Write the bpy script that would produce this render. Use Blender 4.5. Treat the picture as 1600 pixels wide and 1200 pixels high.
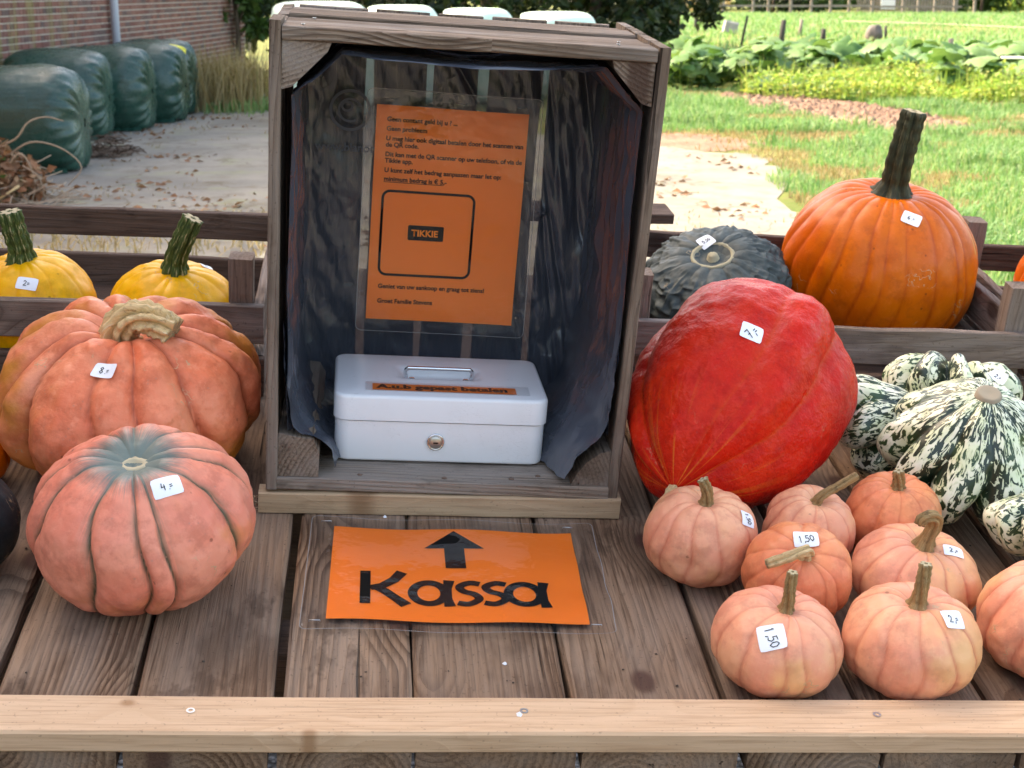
import bpy, math, random
import numpy as np
from mathutils import Vector, Matrix
from mathutils.bvhtree import BVHTree
for o in list(bpy.data.objects): bpy.data.objects.remove(o)
SC = bpy.context.scene
COL = SC.collection
rad = math.radians

# ------------------------------------------------------------------ camera, sky, sun, exposure
PITCH, CAMH, FPX = rad(15.1), 1.62, 2297.0
cd = bpy.data.cameras.new('camera'); cam = bpy.data.objects.new('camera', cd); COL.objects.link(cam)
cam.location = (0, 0, CAMH); cam.rotation_euler = (math.pi/2 - PITCH, 0, 0)
cd.sensor_width = 36; cd.lens = 36*FPX/1600; cd.clip_start = .05; cd.clip_end = 900
cd.dof.use_dof = True; cd.dof.focus_distance = 1.75; cd.dof.aperture_fstop = 17
SC.camera = cam
SUN_EL, SUN_AZ = rad(42), rad(-60)
w = bpy.data.worlds.new('World'); SC.world = w; w.use_nodes = True
wn = w.node_tree; bg = wn.nodes['Background']
sky = wn.nodes.new('ShaderNodeTexSky'); sky.sky_type = 'NISHITA'; sky.sun_disc = False
sky.sun_elevation = SUN_EL; sky.sun_rotation = SUN_AZ; sky.air_density = 1.0; sky.dust_density = 4.0; sky.ozone_density = 1.0
wn.links.new(sky.outputs[0], bg.inputs[0]); bg.inputs[1].default_value = 0.15
sd = bpy.data.lights.new('sun', 'SUN'); sd.energy = 2.2; sd.angle = rad(.55); sd.color = (1, .95, .87)
sun = bpy.data.objects.new('sun', sd); COL.objects.link(sun)
sdir = Vector((math.sin(SUN_AZ)*math.cos(SUN_EL), math.cos(SUN_AZ)*math.cos(SUN_EL), math.sin(SUN_EL)))
sun.rotation_euler = (-sdir).to_track_quat('-Z', 'Y').to_euler(); sun.location = sdir*30
SC.view_settings.view_transform = 'Standard'; SC.view_settings.look = 'None'
SC.view_settings.exposure = 2.48; SC.view_settings.use_white_balance = True; SC.view_settings.white_balance_temperature = 8000; SC.view_settings.gamma = 1; SC.view_settings.use_curve_mapping = False

# ------------------------------------------------------------------ helpers: noise, meshes, objects
RNG = np.random.default_rng(7)
def _h(ix, iy, iz, s):
    n = (ix*374761393 + iy*668265263 + iz*2147483647 + s*1274126177) & 0xffffffff
    n = ((n ^ (n >> 13))*1274126177) & 0xffffffff
    n = ((n ^ (n >> 16))*2246822519) & 0xffffffff
    return ((n ^ (n >> 15)) & 0xffff)/65535.0
def vn(p, s=0):
    p = np.asarray(p, float); i = np.floor(p).astype(np.int64); f = p - i; f = f*f*(3 - 2*f)
    r = 0
    for dx in (0, 1):
        for dy in (0, 1):
            for dz in (0, 1):
                wgt = (f[:, 0] if dx else 1-f[:, 0])*(f[:, 1] if dy else 1-f[:, 1])*(f[:, 2] if dz else 1-f[:, 2])
                r = r + wgt*_h(i[:, 0]+dx, i[:, 1]+dy, i[:, 2]+dz, s)
    return r*2 - 1
def fbm(p, o=3, s=0):
    p = np.asarray(p, float); r = 0; a = 1
    for k in range(o): r = r + a*vn(p*2**k, s+k*17); a *= .5
    return r
def npmesh(name, V, F, attrs=None, smooth=True):
    V = np.asarray(V, np.float32); me = bpy.data.meshes.new(name)
    Fs = F if isinstance(F, (list, tuple)) and len(F) and isinstance(F[0], np.ndarray) else [np.asarray(F)]
    nl = sum(f.size for f in Fs); npoly = sum(len(f) for f in Fs)
    me.vertices.add(len(V)); me.vertices.foreach_set('co', V.ravel())
    me.loops.add(nl); me.loops.foreach_set('vertex_index', np.concatenate([f.ravel() for f in Fs]).astype(np.int32))
    me.polygons.add(npoly)
    st = []; c = 0
    for f in Fs:
        k = f.shape[1]; st.append(c + np.arange(len(f))*k); c += f.size
    me.polygons.foreach_set('loop_start', np.concatenate(st).astype(np.int32))
    me.polygons.foreach_set('use_smooth', np.full(npoly, smooth))
    me.update(calc_edges=True)
    for k, v in (attrs or {}).items():
        me.attributes.new(k, 'FLOAT', 'POINT').data.foreach_set('value', np.asarray(v, np.float32).ravel())
    return me
def pymesh(name, V, F, smooth=False):
    me = bpy.data.meshes.new(name); me.from_pydata([tuple(v) for v in V], [], [tuple(f) for f in F])
    if smooth: me.polygons.foreach_set('use_smooth', [True]*len(me.polygons))
    me.update(); return me
def obj(name, me, mat=None, parent=None, M=None):
    o = bpy.data.objects.new(name, me); COL.objects.link(o)
    if mat is not None and me is not None and len(me.materials) == 0: me.materials.append(mat)
    if parent is not None: o.parent = parent
    if M is not None: o.matrix_basis = M
    return o
def tag(o, label, cat, group=None):
    o['label'] = label; o['category'] = cat
    if group: o['group'] = group
    return o
def thing(name, label, cat, M=None, group=None):
    return tag(obj(name, None, M=M or Matrix()), label, cat, group)
def structure(o): o['kind'] = 'structure'; return o
def stuff(o, label=None, cat=None):
    o['kind'] = 'stuff'
    if label: o['label'] = label
    if cat: o['category'] = cat
    return o
Tr = Matrix.Translation
def Rx(d): return Matrix.Rotation(rad(d), 4, 'X')
def Ry(d): return Matrix.Rotation(rad(d), 4, 'Y')
def Rz(d): return Matrix.Rotation(rad(d), 4, 'Z')
def grid_faces(nu, nv, wrap_u=False):
    i = np.arange(nv-1)[:, None]; j = np.arange(nu if wrap_u else nu-1)[None, :]
    j2 = (j+1) % nu
    return np.stack([i*nu+j, i*nu+j2, (i+1)*nu+j2, (i+1)*nu+j], -1).reshape(-1, 4)
def board_mesh(name, L, W, T, bev=.002, seg=5, jit=.0008, seed=0):
    r = random.Random(seed); b = min(bev, T*.4, W*.4); hw, ht = W/2, T/2
    cs = [(hw, -ht+b), (hw, ht-b), (hw-b, ht), (-hw+b, ht), (-hw, ht-b), (-hw, -ht+b), (-hw+b, -ht), (hw-b, -ht)]
    V = []; F = []
    for i in range(seg+1):
        x = -L/2 + L*i/seg; bo = (r.random()-.5)*jit*2; s = 1 + (r.random()-.5)*jit/W*2
        if i in (0, seg): x2 = [x + (r.random()-.5)*jit for _ in cs]
        else: x2 = [x]*8
        V += [(xx, y*s + bo, z + (r.random()-.5)*jit*.6) for xx, (y, z) in zip(x2, cs)]
    for i in range(seg):
        for j in range(8): F.append((i*8+j, i*8+(j+1) % 8, (i+1)*8+(j+1) % 8, (i+1)*8+j))
    F.append(tuple(range(7, -1, -1))); F.append(tuple(seg*8+k for k in range(8)))
    me = pymesh(name, V, F)
    return me
def board(name, L, W, T, mat, parent, M, **k):
    return obj(name, board_mesh(name, L, W, T, **k), mat, parent, M)
def tube_mesh(name, pts, radii, n=10, ridges=0, depth=0, twist=0, caps=True, seed=0, rough=0):
    pts = [Vector(p) for p in pts]; m = len(pts); V = []; F = []; ln = []; an = []
    t0 = (pts[1]-pts[0]).normalized(); nr = t0.orthogonal().normalized()
    rr = random.Random(seed); ph = [rr.random()*6.28 for _ in range(6)]
    for i, p in enumerate(pts):
        t = (pts[min(i+1, m-1)] - pts[max(i-1, 0)]).normalized()
        nr = (nr - t*nr.dot(t)).normalized(); bn = t.cross(nr)
        for j in range(n):
            a = 2*math.pi*j/n; d = 1
            if ridges:
                x = ridges*(a + twist*i/m)*.5
                d = 1 - depth*(1-abs(math.sin(x)))**1.5*1.2 + .05*math.sin(2*a+ph[0]) + rough*math.sin(5*a+ph[1]+i*.9)*math.sin(i*1.3+ph[2])
            V.append(p + (nr*math.cos(a) + bn*math.sin(a))*radii[i]*d); ln.append(i/(m-1)); an.append(a)
    for i in range(m-1):
        for j in range(n): F.append((i*n+j, i*n+(j+1) % n, (i+1)*n+(j+1) % n, (i+1)*n+j))
    if caps: F.append(tuple(range(n-1, -1, -1))); F.append(tuple((m-1)*n+k for k in range(n)))
    me = pymesh(name, V, F, True)
    me.attributes.new('len', 'FLOAT', 'POINT').data.foreach_set('value', ln)
    me.attributes.new('ang', 'FLOAT', 'POINT').data.foreach_set('value', an)
    return me, V[(m-1)*n:]
def spline(ctrl, n):
    P = [Vector(c) for c in ctrl]; P = [P[0]*2-P[1]] + P + [P[-1]*2-P[-2]]; out = []
    k = len(P)-3
    for i in range(n):
        t = i/(n-1)*k; s = min(int(t), k-1); t -= s
        a, b, c, d = P[s:s+4]
        out.append(.5*((2*b) + (c-a)*t + (2*a-5*b+4*c-d)*t*t + (3*b-a-3*c+d)*t**3))
    return out
def ribbon(pts, wd):
    """flat stroke polygon strip in 2D with square ends -> verts, quads"""
    P = [np.array(p, float) for p in pts]; V = []; n = len(P)
    for i, p in enumerate(P):
        a = P[i]-P[i-1] if i else P[1]-P[0]; b = P[i+1]-P[i] if i < n-1 else P[i]-P[i-1]
        a = a/(np.linalg.norm(a)+1e-9); b = b/(np.linalg.norm(b)+1e-9); t = a+b; t = t/(np.linalg.norm(t)+1e-9)
        q = np.array([-t[1], t[0]]); k = min(1/max(.45, abs(q @ np.array([-a[1], a[0]]))), 1.8)
        wi = wd[i] if isinstance(wd, (list, tuple)) else wd
        V += [p+q*wi*k/2, p-q*wi*k/2]
    return V, [(2*i, 2*i+1, 2*i+3, 2*i+2) for i in range(n-1)]

# ------------------------------------------------------------------ helpers: node materials
class G:
    def __init__(s, name):
        s.mt = bpy.data.materials.new(name); s.mt.use_nodes = True; s.t = s.mt.node_tree
        s.out = s.t.nodes['Material Output']; s.b = s.t.nodes['Principled BSDF']
    def node(s, typ, props=None, **ins):
        n = s.t.nodes.new('ShaderNode'+typ)
        for k, v in (props or {}).items(): setattr(n, k, v)
        for k, v in ins.items(): s.put(n.inputs[int(k[1:])] if k[0] == '_' and k[1:].isdigit() else n.inputs[k.replace('_', ' ')], v)
        return n
    def put(s, sock, v):
        if isinstance(v, bpy.types.NodeSocket): s.t.links.new(v, sock)
        elif v is not None:
            if isinstance(v, (tuple, list)) and len(v) == 3 and sock.type == 'RGBA': v = (*v, 1)
            sock.default_value = v
    def obj(s): return s.node('TexCoord').outputs['Object']
    def gen(s): return s.node('TexCoord').outputs['Generated']
    def pos(s): return s.node('NewGeometry').outputs['Position']
    def rnd(s): return s.node('ObjectInfo').outputs['Random']
    def at(s, n): return s.node('Attribute', {'attribute_name': n}).outputs['Fac']
    def vec(s, v, scale=(1, 1, 1), loc=(0, 0, 0)): return s.node('Mapping', None, Vector=v, Scale=scale, Location=loc).outputs[0]
    def comb(s, x, y, z=0.0): return s.node('CombineXYZ', None, X=x, Y=y, Z=z).outputs[0]
    def sep(s, v): return s.node('SeparateXYZ', None, Vector=v).outputs
    def noise(s, v, scale, detail=3, rough=.55, dist=0, col=False):
        n = s.node('TexNoise', None, Vector=v, Scale=scale, Detail=detail, Roughness=rough, Distortion=dist)
        return n.outputs['Color' if col else 'Fac']
    def vor(s, v, scale, feature='F1', out='Distance', rnd=1.0, dim='3D'):
        return s.node('TexVoronoi', {'feature': feature, 'voronoi_dimensions': dim}, Vector=v, Scale=scale, Randomness=rnd).outputs[out]
    def m(s, op, a, b=None, c=None, clamp=False):
        n = s.node('Math', {'operation': op, 'use_clamp': clamp}); s.put(n.inputs[0], a)
        if b is not None: s.put(n.inputs[1], b)
        if c is not None: s.put(n.inputs[2], c)
        return n.outputs[0]
    def vm(s, op, a, b=None):
        n = s.node('VectorMath', {'operation': op}); s.put(n.inputs[0], a)
        if op == 'SCALE': n.inputs['Scale'].default_value = .03
        if b is not None: s.put(n.inputs[1], b)
        return n.outputs[0]
    def ss(s, x, lo, hi, a=0.0, b=1.0):
        n = s.node('MapRange', {'interpolation_type': 'SMOOTHSTEP'}); s.put(n.inputs[0], x)
        for i, v in enumerate((lo, hi, a, b)): s.put(n.inputs[i+1], v)
        return n.outputs[0]
    def mix(s, f, a, b, mode='MIX'):
        n = s.node('Mix', {'data_type': 'RGBA', 'blend_type': mode}); s.put(n.inputs[0], f); s.put(n.inputs[6], a); s.put(n.inputs[7], b)
        return n.outputs[2]
    def ramp(s, f, stops):
        n = s.node('ValToRGB'); s.put(n.inputs[0], f); e = n.color_ramp.elements
        while len(e) < len(stops): e.new(.5)
        for el, (p, c) in zip(e, stops): el.position = p; el.color = (*c, 1)
        return n.outputs[0]
    def bump(s, h, strength=.5, dist=.002, nrm=None):
        n = s.node('Bump', None, Strength=strength, Distance=dist, Height=h)
        if nrm is not None: s.put(n.inputs['Normal'], nrm)
        return n.outputs[0]
    def done(s, col=None, rough=.5, nrm=None, spec=None, **k):
        b = s.b
        if col is not None: s.put(b.inputs['Base Color'], col)
        s.put(b.inputs['Roughness'], rough)
        if nrm is not None: s.put(b.inputs['Normal'], nrm)
        if spec is not None: s.put(b.inputs['Specular IOR Level'], spec)
        for kk, v in k.items(): s.put(b.inputs[kk.replace('_', ' ')], v)
        return s.mt

def wood(name, light, mid, dark, grey=None, grey_amt=.5, ring=150, groove=.5, bump=.8, rough=.8, knot=(.16, .09, .06), stain=.35, crackamt=.6, knots=.10, kon=.42, kx=4.2, ky=6.5):
    g = G(name); o = g.obj(); rn = g.rnd()
    off = g.comb(g.m('MULTIPLY', rn, 37.0), g.m('MULTIPLY', rn, 11.3), g.m('MULTIPLY', rn, 5.1))
    p = g.vm('ADD', o, off)
    # knots: sparse voronoi cells, long along the grain
    kp = g.vec(p, (kx, ky, 2.0)); kd = g.vor(kp, 1.0, 'F1', dim='2D'); kc = g.vor(kp, 1.0, 'F1', 'Color', dim='2D')
    on = g.ss(g.sep(kc)[0], kon, kon+.02); kn = g.m('MULTIPLY', g.ss(kd, knots+.015, knots-.045), on)
    halo = g.m('MULTIPLY', g.ss(kd, .42, .03), on)
    wv = g.noise(g.vec(p, (1.6, 6, 6)), 1.0, 3, .5)
    sx = g.sep(p); so = g.sep(o)
    # rings of a log whose pith lies off the board
    cy = g.m('MULTIPLY', g.m('SUBTRACT', g.m('FRACT', g.m('MULTIPLY', rn, 7.77)), .5), .12)
    yy = g.m('ADD', g.m('SUBTRACT', so[1], cy), g.m('MULTIPLY', g.m('SUBTRACT', wv, .5), .035))
    zz = g.m('ADD', g.m('ADD', so[2], .045), g.m('MULTIPLY', so[0], .03))
    r = g.m('SQRT', g.m('ADD', g.m('MULTIPLY', yy, yy), g.m('MULTIPLY', zz, zz)))
    r = g.m('ADD', r, g.m('MULTIPLY', halo, .016))
    fn = g.noise(g.vec(p, (9, 330, 330)), 1.0, 4, .65)
    ph = g.m('ADD', g.m('MULTIPLY', r, ring), g.m('MULTIPLY', fn, .35))
    fr = g.m('FRACT', ph); amp = g.ss(g.noise(g.vec(p, (2.2, 9, 9)), 1.0, 3, .6), .36, .62, .25, 1.0)
    fr = fr; rg = g.m('MULTIPLY', g.ss(fr, .25, .92), g.ss(fr, 1.0, .93))
    rg = g.m('MULTIPLY', rg, amp); c = g.mix(g.m('MULTIPLY', rg, groove), light, mid)
    c = g.mix(g.ss(fn, .46, .66, 0, .6), c, dark)
    if grey is not None:
        gn = g.noise(g.vec(p, (3, 14, 14)), 1.0, 4, .6)
        c = g.mix(g.ss(gn, .38, .66, 0, grey_amt), c, grey)
    st = g.noise(g.vec(p, (4, 9, 9)), 1.3, 4, .6)
    c = g.mix(g.ss(st, .5, .66, 0, stain), c, dark); st2 = g.noise(g.vec(p, (2.5, 5, 5)), 2.1, 5, .7); c = g.mix(g.ss(st2, .60, .66, 0, stain*.9), c, tuple(x*.8 for x in dark))
    cr = g.noise(g.vec(p, (3.0, 120, 120)), 1.0, 2, .5); crk = g.ss(cr, .70, .77)
    cr2 = g.m('MULTIPLY', crk, crackamt)
    vr = g.m('FRACT', g.m('MULTIPLY', rn, 91.7)); c = g.mix(g.ss(vr, .35, 1.0, 0, .4), c, tuple(x*1.1 for x in mid))
    c = g.mix(cr2, c, tuple(x*.25 for x in dark))
    c = g.mix(g.m('MULTIPLY', kn, .85), c, knot)
    c = g.mix(g.m('MULTIPLY', g.m('MULTIPLY', halo, .25), 1.0), c, mid)
    spk = g.noise(p, 260, 2, .5); c = g.mix(g.ss(spk, .66, .72, 0, .35), c, tuple(x*.4 for x in dark))
    h = g.m('SUBTRACT', g.m('SUBTRACT', g.m('MULTIPLY', fn, .5), g.m('MULTIPLY', rg, -.35)), g.m('MULTIPLY', crk, 1.6))
    return g.done(c, rough, g.bump(h, bump, .003), .12)

M_DECK = wood('weathered_deck_wood', (.315, .195, .122), (.10, .053, .031), (.048, .025, .015), (.30, .222, .168), .55, 135, .9, 1.0, .82, (.075, .035, .028), .45)
M_PINE = wood('fresh_pine_wood', (.64, .42, .265), (.53, .325, .19), (.43, .255, .145), None, 0, 75, .5, .35, .6, (.30, .145, .065), .2, .12, .06, .10, 7.0, 9.0)
M_BATTEN = wood('pale_batten_wood', (.50, .35, .22), (.40, .26, .15), (.30, .19, .11), None, 0, 95, .5, .5, .7, (.2, .1, .05), .3, .3)
M_CRATE = wood('grey_crate_wood', (.29, .215, .16), (.115, .076, .053), (.048, .031, .022), (.32, .275, .24), .7, 190, 1.0, 1.0, .85, (.08, .045, .035), .4)
M_TRAY = wood('dark_tray_wood', (.135, .082, .058), (.065, .038, .028), (.035, .021, .016), (.16, .12, .10), .45, 160, .6, .9, .85, (.04, .025, .02), .5)
M_TRAYG = wood('silvered_tray_wood', (.25, .18, .14), (.12, .08, .06), (.045, .03, .023), (.30, .25, .22), .75, 150, .8, 1.0, .85, (.05, .03, .025), .5)
M_FENCE = wood('old_fence_wood', (.30, .26, .22), (.2, .16, .13), (.1, .08, .06), None, 0, 60)

def plain(name, col, rough=.5, **k): return G(name).done(col, rough, **k)
M_INK = plain('black_ink', (.004, .004, .004), .6, spec=.1)
M_STEEL = plain('galvanised_steel', (.55, .56, .57), .35, Metallic=1.0)
M_CHROME = plain('chrome', (.75, .75, .76), .08, Metallic=1.0)
def paper(name, col, rough=.6):
    g = G(name); o = g.obj(); n = g.noise(o, 40, 3)
    return g.done(g.mix(g.ss(n, .3, .7, 0, .12), col, tuple(c*.85 for c in col)), rough, g.bump(g.noise(o, 400, 2), .1, .0003))
M_PAPER = paper('white_paper', (.80, .81, .83))
M_ORANGE = paper('orange_paper', (.95, .215, .010), .55)
def film():
    g = G('laminating_film'); o = g.obj()
    n = g.bump(g.noise(o, 26, 3, .5), .5, .005)
    fz = g.node('Fresnel', None, IOR=1.5, Normal=n).outputs[0]
    tr0 = g.node('BsdfTransparent', None, Color=(.965, .97, .975, 1)).outputs[0]; tr = g.node('MixShader', None, _0=.008, _1=tr0, _2=g.node('BsdfDiffuse', None, Color=(.8, .82, .85, 1)).outputs[0]).outputs[0]
    gl = g.node('BsdfGlossy', None, Color=(1, 1, 1, 1), Roughness=.09, Normal=n).outputs[0]
    mx = g.node('MixShader', None, _0=g.m('ADD', g.m('MULTIPLY', fz, .62), .004), _1=tr, _2=gl).outputs[0]
    g.t.links.new(mx, g.out.inputs[0]); return g.mt
M_FILM = film()
M_FILMEDGE = plain('film_edge', (.30, .29, .28), .25)
def liner_mat(name, see):
    g = G(name); o = g.obj()
    def rdg(v, sc): return g.m('ABSOLUTE', g.m('SUBTRACT', g.noise(v, sc, 3, .55), .5))
    b1 = g.m('MULTIPLY', rdg(g.vec(o, (1.5, 1.5, .42)), 13), 3.0); b2 = g.m('ADD', g.m('MULTIPLY', rdg(g.vec(o, (.7, 1.3, 1.4)), 36), 4.5), g.m('MULTIPLY', rdg(o, 80), 2.0))
    wv = g.vm('ADD', o, g.vm('SCALE', g.noise(o, 18, 2, .5, 0, True)))
    cr = g.vor(g.vec(wv, (1, 1, .6)), 21, 'DISTANCE_TO_EDGE')
    h = g.m('ADD', g.m('ADD', b1, g.m('MULTIPLY', b2, .035)), g.m('MULTIPLY', g.ss(cr, 0, .04), -.10))
    n = g.bump(h, .26, .007)
    g.done((.062, .072, .094), .27, n, .85)
    tr = g.node('BsdfTransparent', None, Color=(.46, .46, .48, 1)).outputs[0]
    mx = g.node('MixShader', None, _0=see, _1=g.b.outputs[0], _2=tr).outputs[0]
    g.t.links.new(mx, g.out.inputs[0]); return g.mt
M_LINER = liner_mat('black_plastic_film', .02); M_LINERB = liner_mat('thin_black_plastic_film', .28)

# ------------------------------------------------------------------ the table's own frame: it slopes towards the customer
TX = Vector((0.99424623, 0.09178912, -0.05521943)); TY = Vector((-0.08296382, 0.98593454, 0.14508651))
TX.normalize(); TY = (TY - TX*TX.dot(TY)).normalized(); TZ = TX.cross(TY)
TO = Vector((0, 1.36750066, 0.92254416))
T = Matrix(((TX.x, TY.x, TZ.x, TO.x), (TX.y, TY.y, TZ.y, TO.y), (TX.z, TY.z, TZ.z, TO.z), (0, 0, 0, 1)))
TI = T.inverted()
CAMM = Matrix(((1, 0, 0), (0, -math.sin(PITCH), math.cos(PITCH)), (0, -math.cos(PITCH), -math.sin(PITCH))))
def ray(px, py): return (CAMM @ Vector(((px-800)/FPX, (py-600)/FPX, 1))).normalized()
def gnd(px, py, z=0.):
    r = ray(px, py); t = (z-CAMH)/r.z; return Vector((0, 0, CAMH)) + r*t

# ------------------------------------------------------------------ setting: ground, yard, soil, buildings
def ground_mat(name, a, b, c, s1=.6, s2=9, bump=.6):
    g = G(name); p = g.pos()
    n1 = g.noise(p, s1, 4, .6); n2 = g.noise(p, s2, 4, .65)
    col = g.mix(g.ss(n1, .38, .64), a, b); col = g.mix(g.ss(n2, .45, .7, 0, .8), col, c)
    return g.done(col, .95, g.bump(n2, bump, .03), .1)
M_GROUND = ground_mat('meadow_ground', (.085, .12, .03), (.16, .165, .05), (.13, .115, .055))
M_SOIL = ground_mat('dug_soil', (.24, .155, .11), (.17, .105, .075), (.32, .22, .165), 2.5, 14, 1.0)
def sheet(name, outline, z, mat, n=5, jag=.12, seed=0):
    """flat polygon with a ragged edge"""
    r = random.Random(seed); V = []
    for i, (x, y) in enumerate(outline):
        x2, y2 = outline[(i+1) % len(outline)]
        for k in range(n):
            t = k/n; V.append((x+(x2-x)*t+(r.random()-.5)*jag, y+(y2-y)*t+(r.random()-.5)*jag, z))
    return structure(obj(name, pymesh(name, V, [tuple(range(len(V)))]), mat))
structure(obj('ground', pymesh('ground', [(-300, -60, 0), (300, -60, 0), (300, 420, 0), (-300, 420, 0)], [(0, 1, 2, 3)]), M_GROUND))
def concrete_mat():
    g = G('worn_concrete'); p = g.pos()
    n = g.noise(p, .9, 5, .62); f = g.noise(p, 14, 5, .7); s = g.noise(p, 3.3, 4, .6)
    c = g.mix(g.ss(n, .35, .65), (.235, .22, .19), (.17, .162, .145)); c = g.mix(g.ss(s, .50, .68, 0, .55), c, (.15, .125, .09))
    c = g.mix(g.ss(f, .56, .74, 0, .6), c, (.115, .09, .062))
    mo = g.noise(p, 1.7, 4, .65); c = g.mix(g.ss(mo, .52, .7, 0, .45), c, (.22, .24, .12))
    e = g.vor(g.vm('ADD', p, g.node('TexNoise', None, Vector=p, Scale=2.5).outputs['Color']), .75, 'DISTANCE_TO_EDGE')
    c = g.mix(g.ss(e, .018, .006, 0, .7), c, (.12, .10, .07))
    return g.done(c, .92, g.bump(f, .5, .012), .15)
M_CONC = concrete_mat()
def gravel_mat():
    g = G('dark_gravel'); p = g.pos(); c0 = g.vor(p, 55, 'F1', 'Color'); d = g.vor(p, 55, 'F1')
    c = g.mix(g.sep(c0)[0], (.05, .05, .055), (.15, .15, .155)); c = g.mix(g.ss(d, .35, .6), c, (.02, .02, .02))
    return g.done(c, .9, g.bump(d, 1.0, -.012), .2)
sheet('yard', [(-7, 1.6), (2.3, 1.6), (2.15, 9), (2.05, 11), (2.35, 13), (2.5, 14.8), (1.2, 15.6), (.2, 17), (-1.2, 23), (-6.5, 24)], .006, M_CONC, 7, .3, 3)
SOIL = [(3.2, 23.6), (4.6, 22.6), (5.4, 20.4), (5.5, 17.6), (4.6, 16.8), (3.9, 18.3), (3.35, 21)]
def in_poly(P, poly):
    x, y = P[:, 0], P[:, 1]; ins = np.zeros(len(P), bool)
    for (x1, y1), (x2, y2) in zip(poly, poly[1:]+poly[:1]):
        c = ((y1 > y) != (y2 > y)) & (x < (x2-x1)*(y-y1)/(y2-y1+1e-12)+x1); ins ^= c
    return ins
sheet('soil_patch', SOIL, .008, M_SOIL, 6, .3, 4)
sheet('bare_earth', [(1.0, 17.2), (2.3, 17.0), (2.7, 15.9), (2.4, 15.1), (1.4, 15.3), (.5, 16.4)], .005, M_SOIL, 6, .3, 5)

sheet('bounce_lane', [(-9, -11), (9, -11), (9, -.7), (-2.7, -.7), (-9, -2)], .007, ground_mat('bounce_lane_paving', (.30, .26, .22), (.25, .22, .19), (.20, .175, .15), 1.2, 12, .5), 6, .1, 12)  # unseen paving, added so its warm bounce fills the shaded fronts
sheet('gravel', [(-2.6, -.6), (2.8, -.6), (3.0, 4.9), (-2.6, 4.9)], .010, gravel_mat(), 6, .2, 9)
# clods and stones that lie in the soil
def scatter(name, mat, pts, size, seed, flat=.6, sides=6):
    r = np.random.default_rng(seed); V = []; F = []; n = 0
    for (x, y) in pts:
        s = size*(.4+r.random()*1.1); a0 = r.random()*6.28
        top = [(x+math.cos(a0+6.283*k/sides)*s*(.6+.5*r.random()), y+math.sin(a0+6.283*k/sides)*s*(.6+.5*r.random()), 0) for k in range(sides)]
        V += top + [(x+(r.random()-.5)*s*.6, y+(r.random()-.5)*s*.6, s*flat*(.5+.8*r.random()))]
        F += [(n+k, n+(k+1) % sides, n+sides) for k in range(sides)]; n += sides+1
    return stuff(obj(name, pymesh(name, V, F), mat))
r_ = np.random.default_rng(5)
pts = []
while len(pts) < 900:
    x, y = r_.uniform(3.1, 5.6), r_.uniform(16.8, 23.7)
    if in_poly(np.array([[x, y]]), SOIL)[0]: pts.append((x, y))
scatter('soil_clods', M_SOIL, pts, .07, 6)

# brick barn along the yard
def brick_mat():
    g = G('old_red_brick'); rn = g.rnd(); p = g.pos(); at = g.at('tone')
    v = g.m('FRACT', g.m('ADD', rn, at))
    c = g.ramp(v, [(0, (.15, .062, .052)), (.3, (.21, .085, .065)), (.55, (.26, .115, .085)), (.8, (.17, .10, .088)), (1, (.105, .07, .066))])
    n = g.noise(p, 22, 4, .7); c = g.mix(g.ss(n, .45, .75, 0, .6), c, (.27, .21, .18))
    sy = g.sep(p)
    al = g.noise(g.vec(p, (1, 3.0, .35)), 1.2, 4, .6)
    k = g.m('MULTIPLY', g.ss(al, .46, .60), g.ss(sy[1], 19.6, 17.6))
    c = g.mix(g.m('MULTIPLY', k, .6), c, (.22, .20, .07))
    return g.done(c, .92, g.bump(n, .6, .006), .15)
M_BRICK = brick_mat()
def mortar_mat():
    g = G('lime_mortar'); p = g.pos(); n = g.noise(p, 18, 4, .7)
    c = g.mix(g.ss(n, .35, .7), (.52, .46, .40), (.38, .34, .29))
    al = g.noise(g.vec(p, (1, 3.0, .35)), 1.2, 4, .6); sy = g.sep(p)
    k = g.m('MULTIPLY', g.ss(al, .46, .60), g.ss(sy[1], 19.6, 17.6))
    return g.done(g.mix(g.m('MULTIPLY', k, .5), c, (.30, .27, .10)), .95, g.bump(n, .7, .006), .1)
M_MORTAR = mortar_mat()
M_TILE = plain('roof_tile', (.17, .07, .05), .8)
def box_mesh(name, x0, x1, y0, y1, z0, z1):
    V = [(x0, y0, z0), (x1, y0, z0), (x1, y1, z0), (x0, y1, z0), (x0, y0, z1), (x1, y0, z1), (x1, y1, z1), (x0, y1, z1)]
    return pymesh(name, V, [(3, 2, 1, 0), (4, 5, 6, 7), (0, 1, 5, 4), (1, 2, 6, 5), (2, 3, 7, 6), (3, 0, 4, 7)])
BM = Tr((-5.86, 11.2, 0)) @ Rz(-2.5)      # local +y runs along the wall, local +x is its outer face
barn = thing('brick_barn', 'long weathered red brick barn wall behind the green bales', 'barn', BM)
BLEN, BH = 17.6, 4.1
obj('wall', box_mesh('wall', -7, 0, 0, BLEN, 0, BH), M_MORTAR, barn)
obj('roof', pymesh('roof', [(.25, -.2, BH-.05), (.25, BLEN+.2, BH-.05), (-3.5, BLEN+.2, BH+2.6), (-3.5, -.2, BH+2.6), (-7.25, BLEN+.2, BH-.05), (-7.25, -.2, BH-.05),
    (.25, -.2, BH+.08), (.25, BLEN+.2, BH+.08), (-3.5, BLEN+.2, BH+2.73), (-3.5, -.2, BH+2.73), (-7.25, BLEN+.2, BH+.08), (-7.25, -.2, BH+.08)],
    [(0, 1, 2, 3), (3, 2, 4, 5), (6, 9, 8, 7), (9, 11, 10, 8), (0, 6, 7, 1), (4, 10, 11, 5), (0, 3, 9, 6), (3, 5, 11, 9), (1, 7, 8, 2), (2, 8, 10, 4)]), M_TILE, barn)
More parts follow.
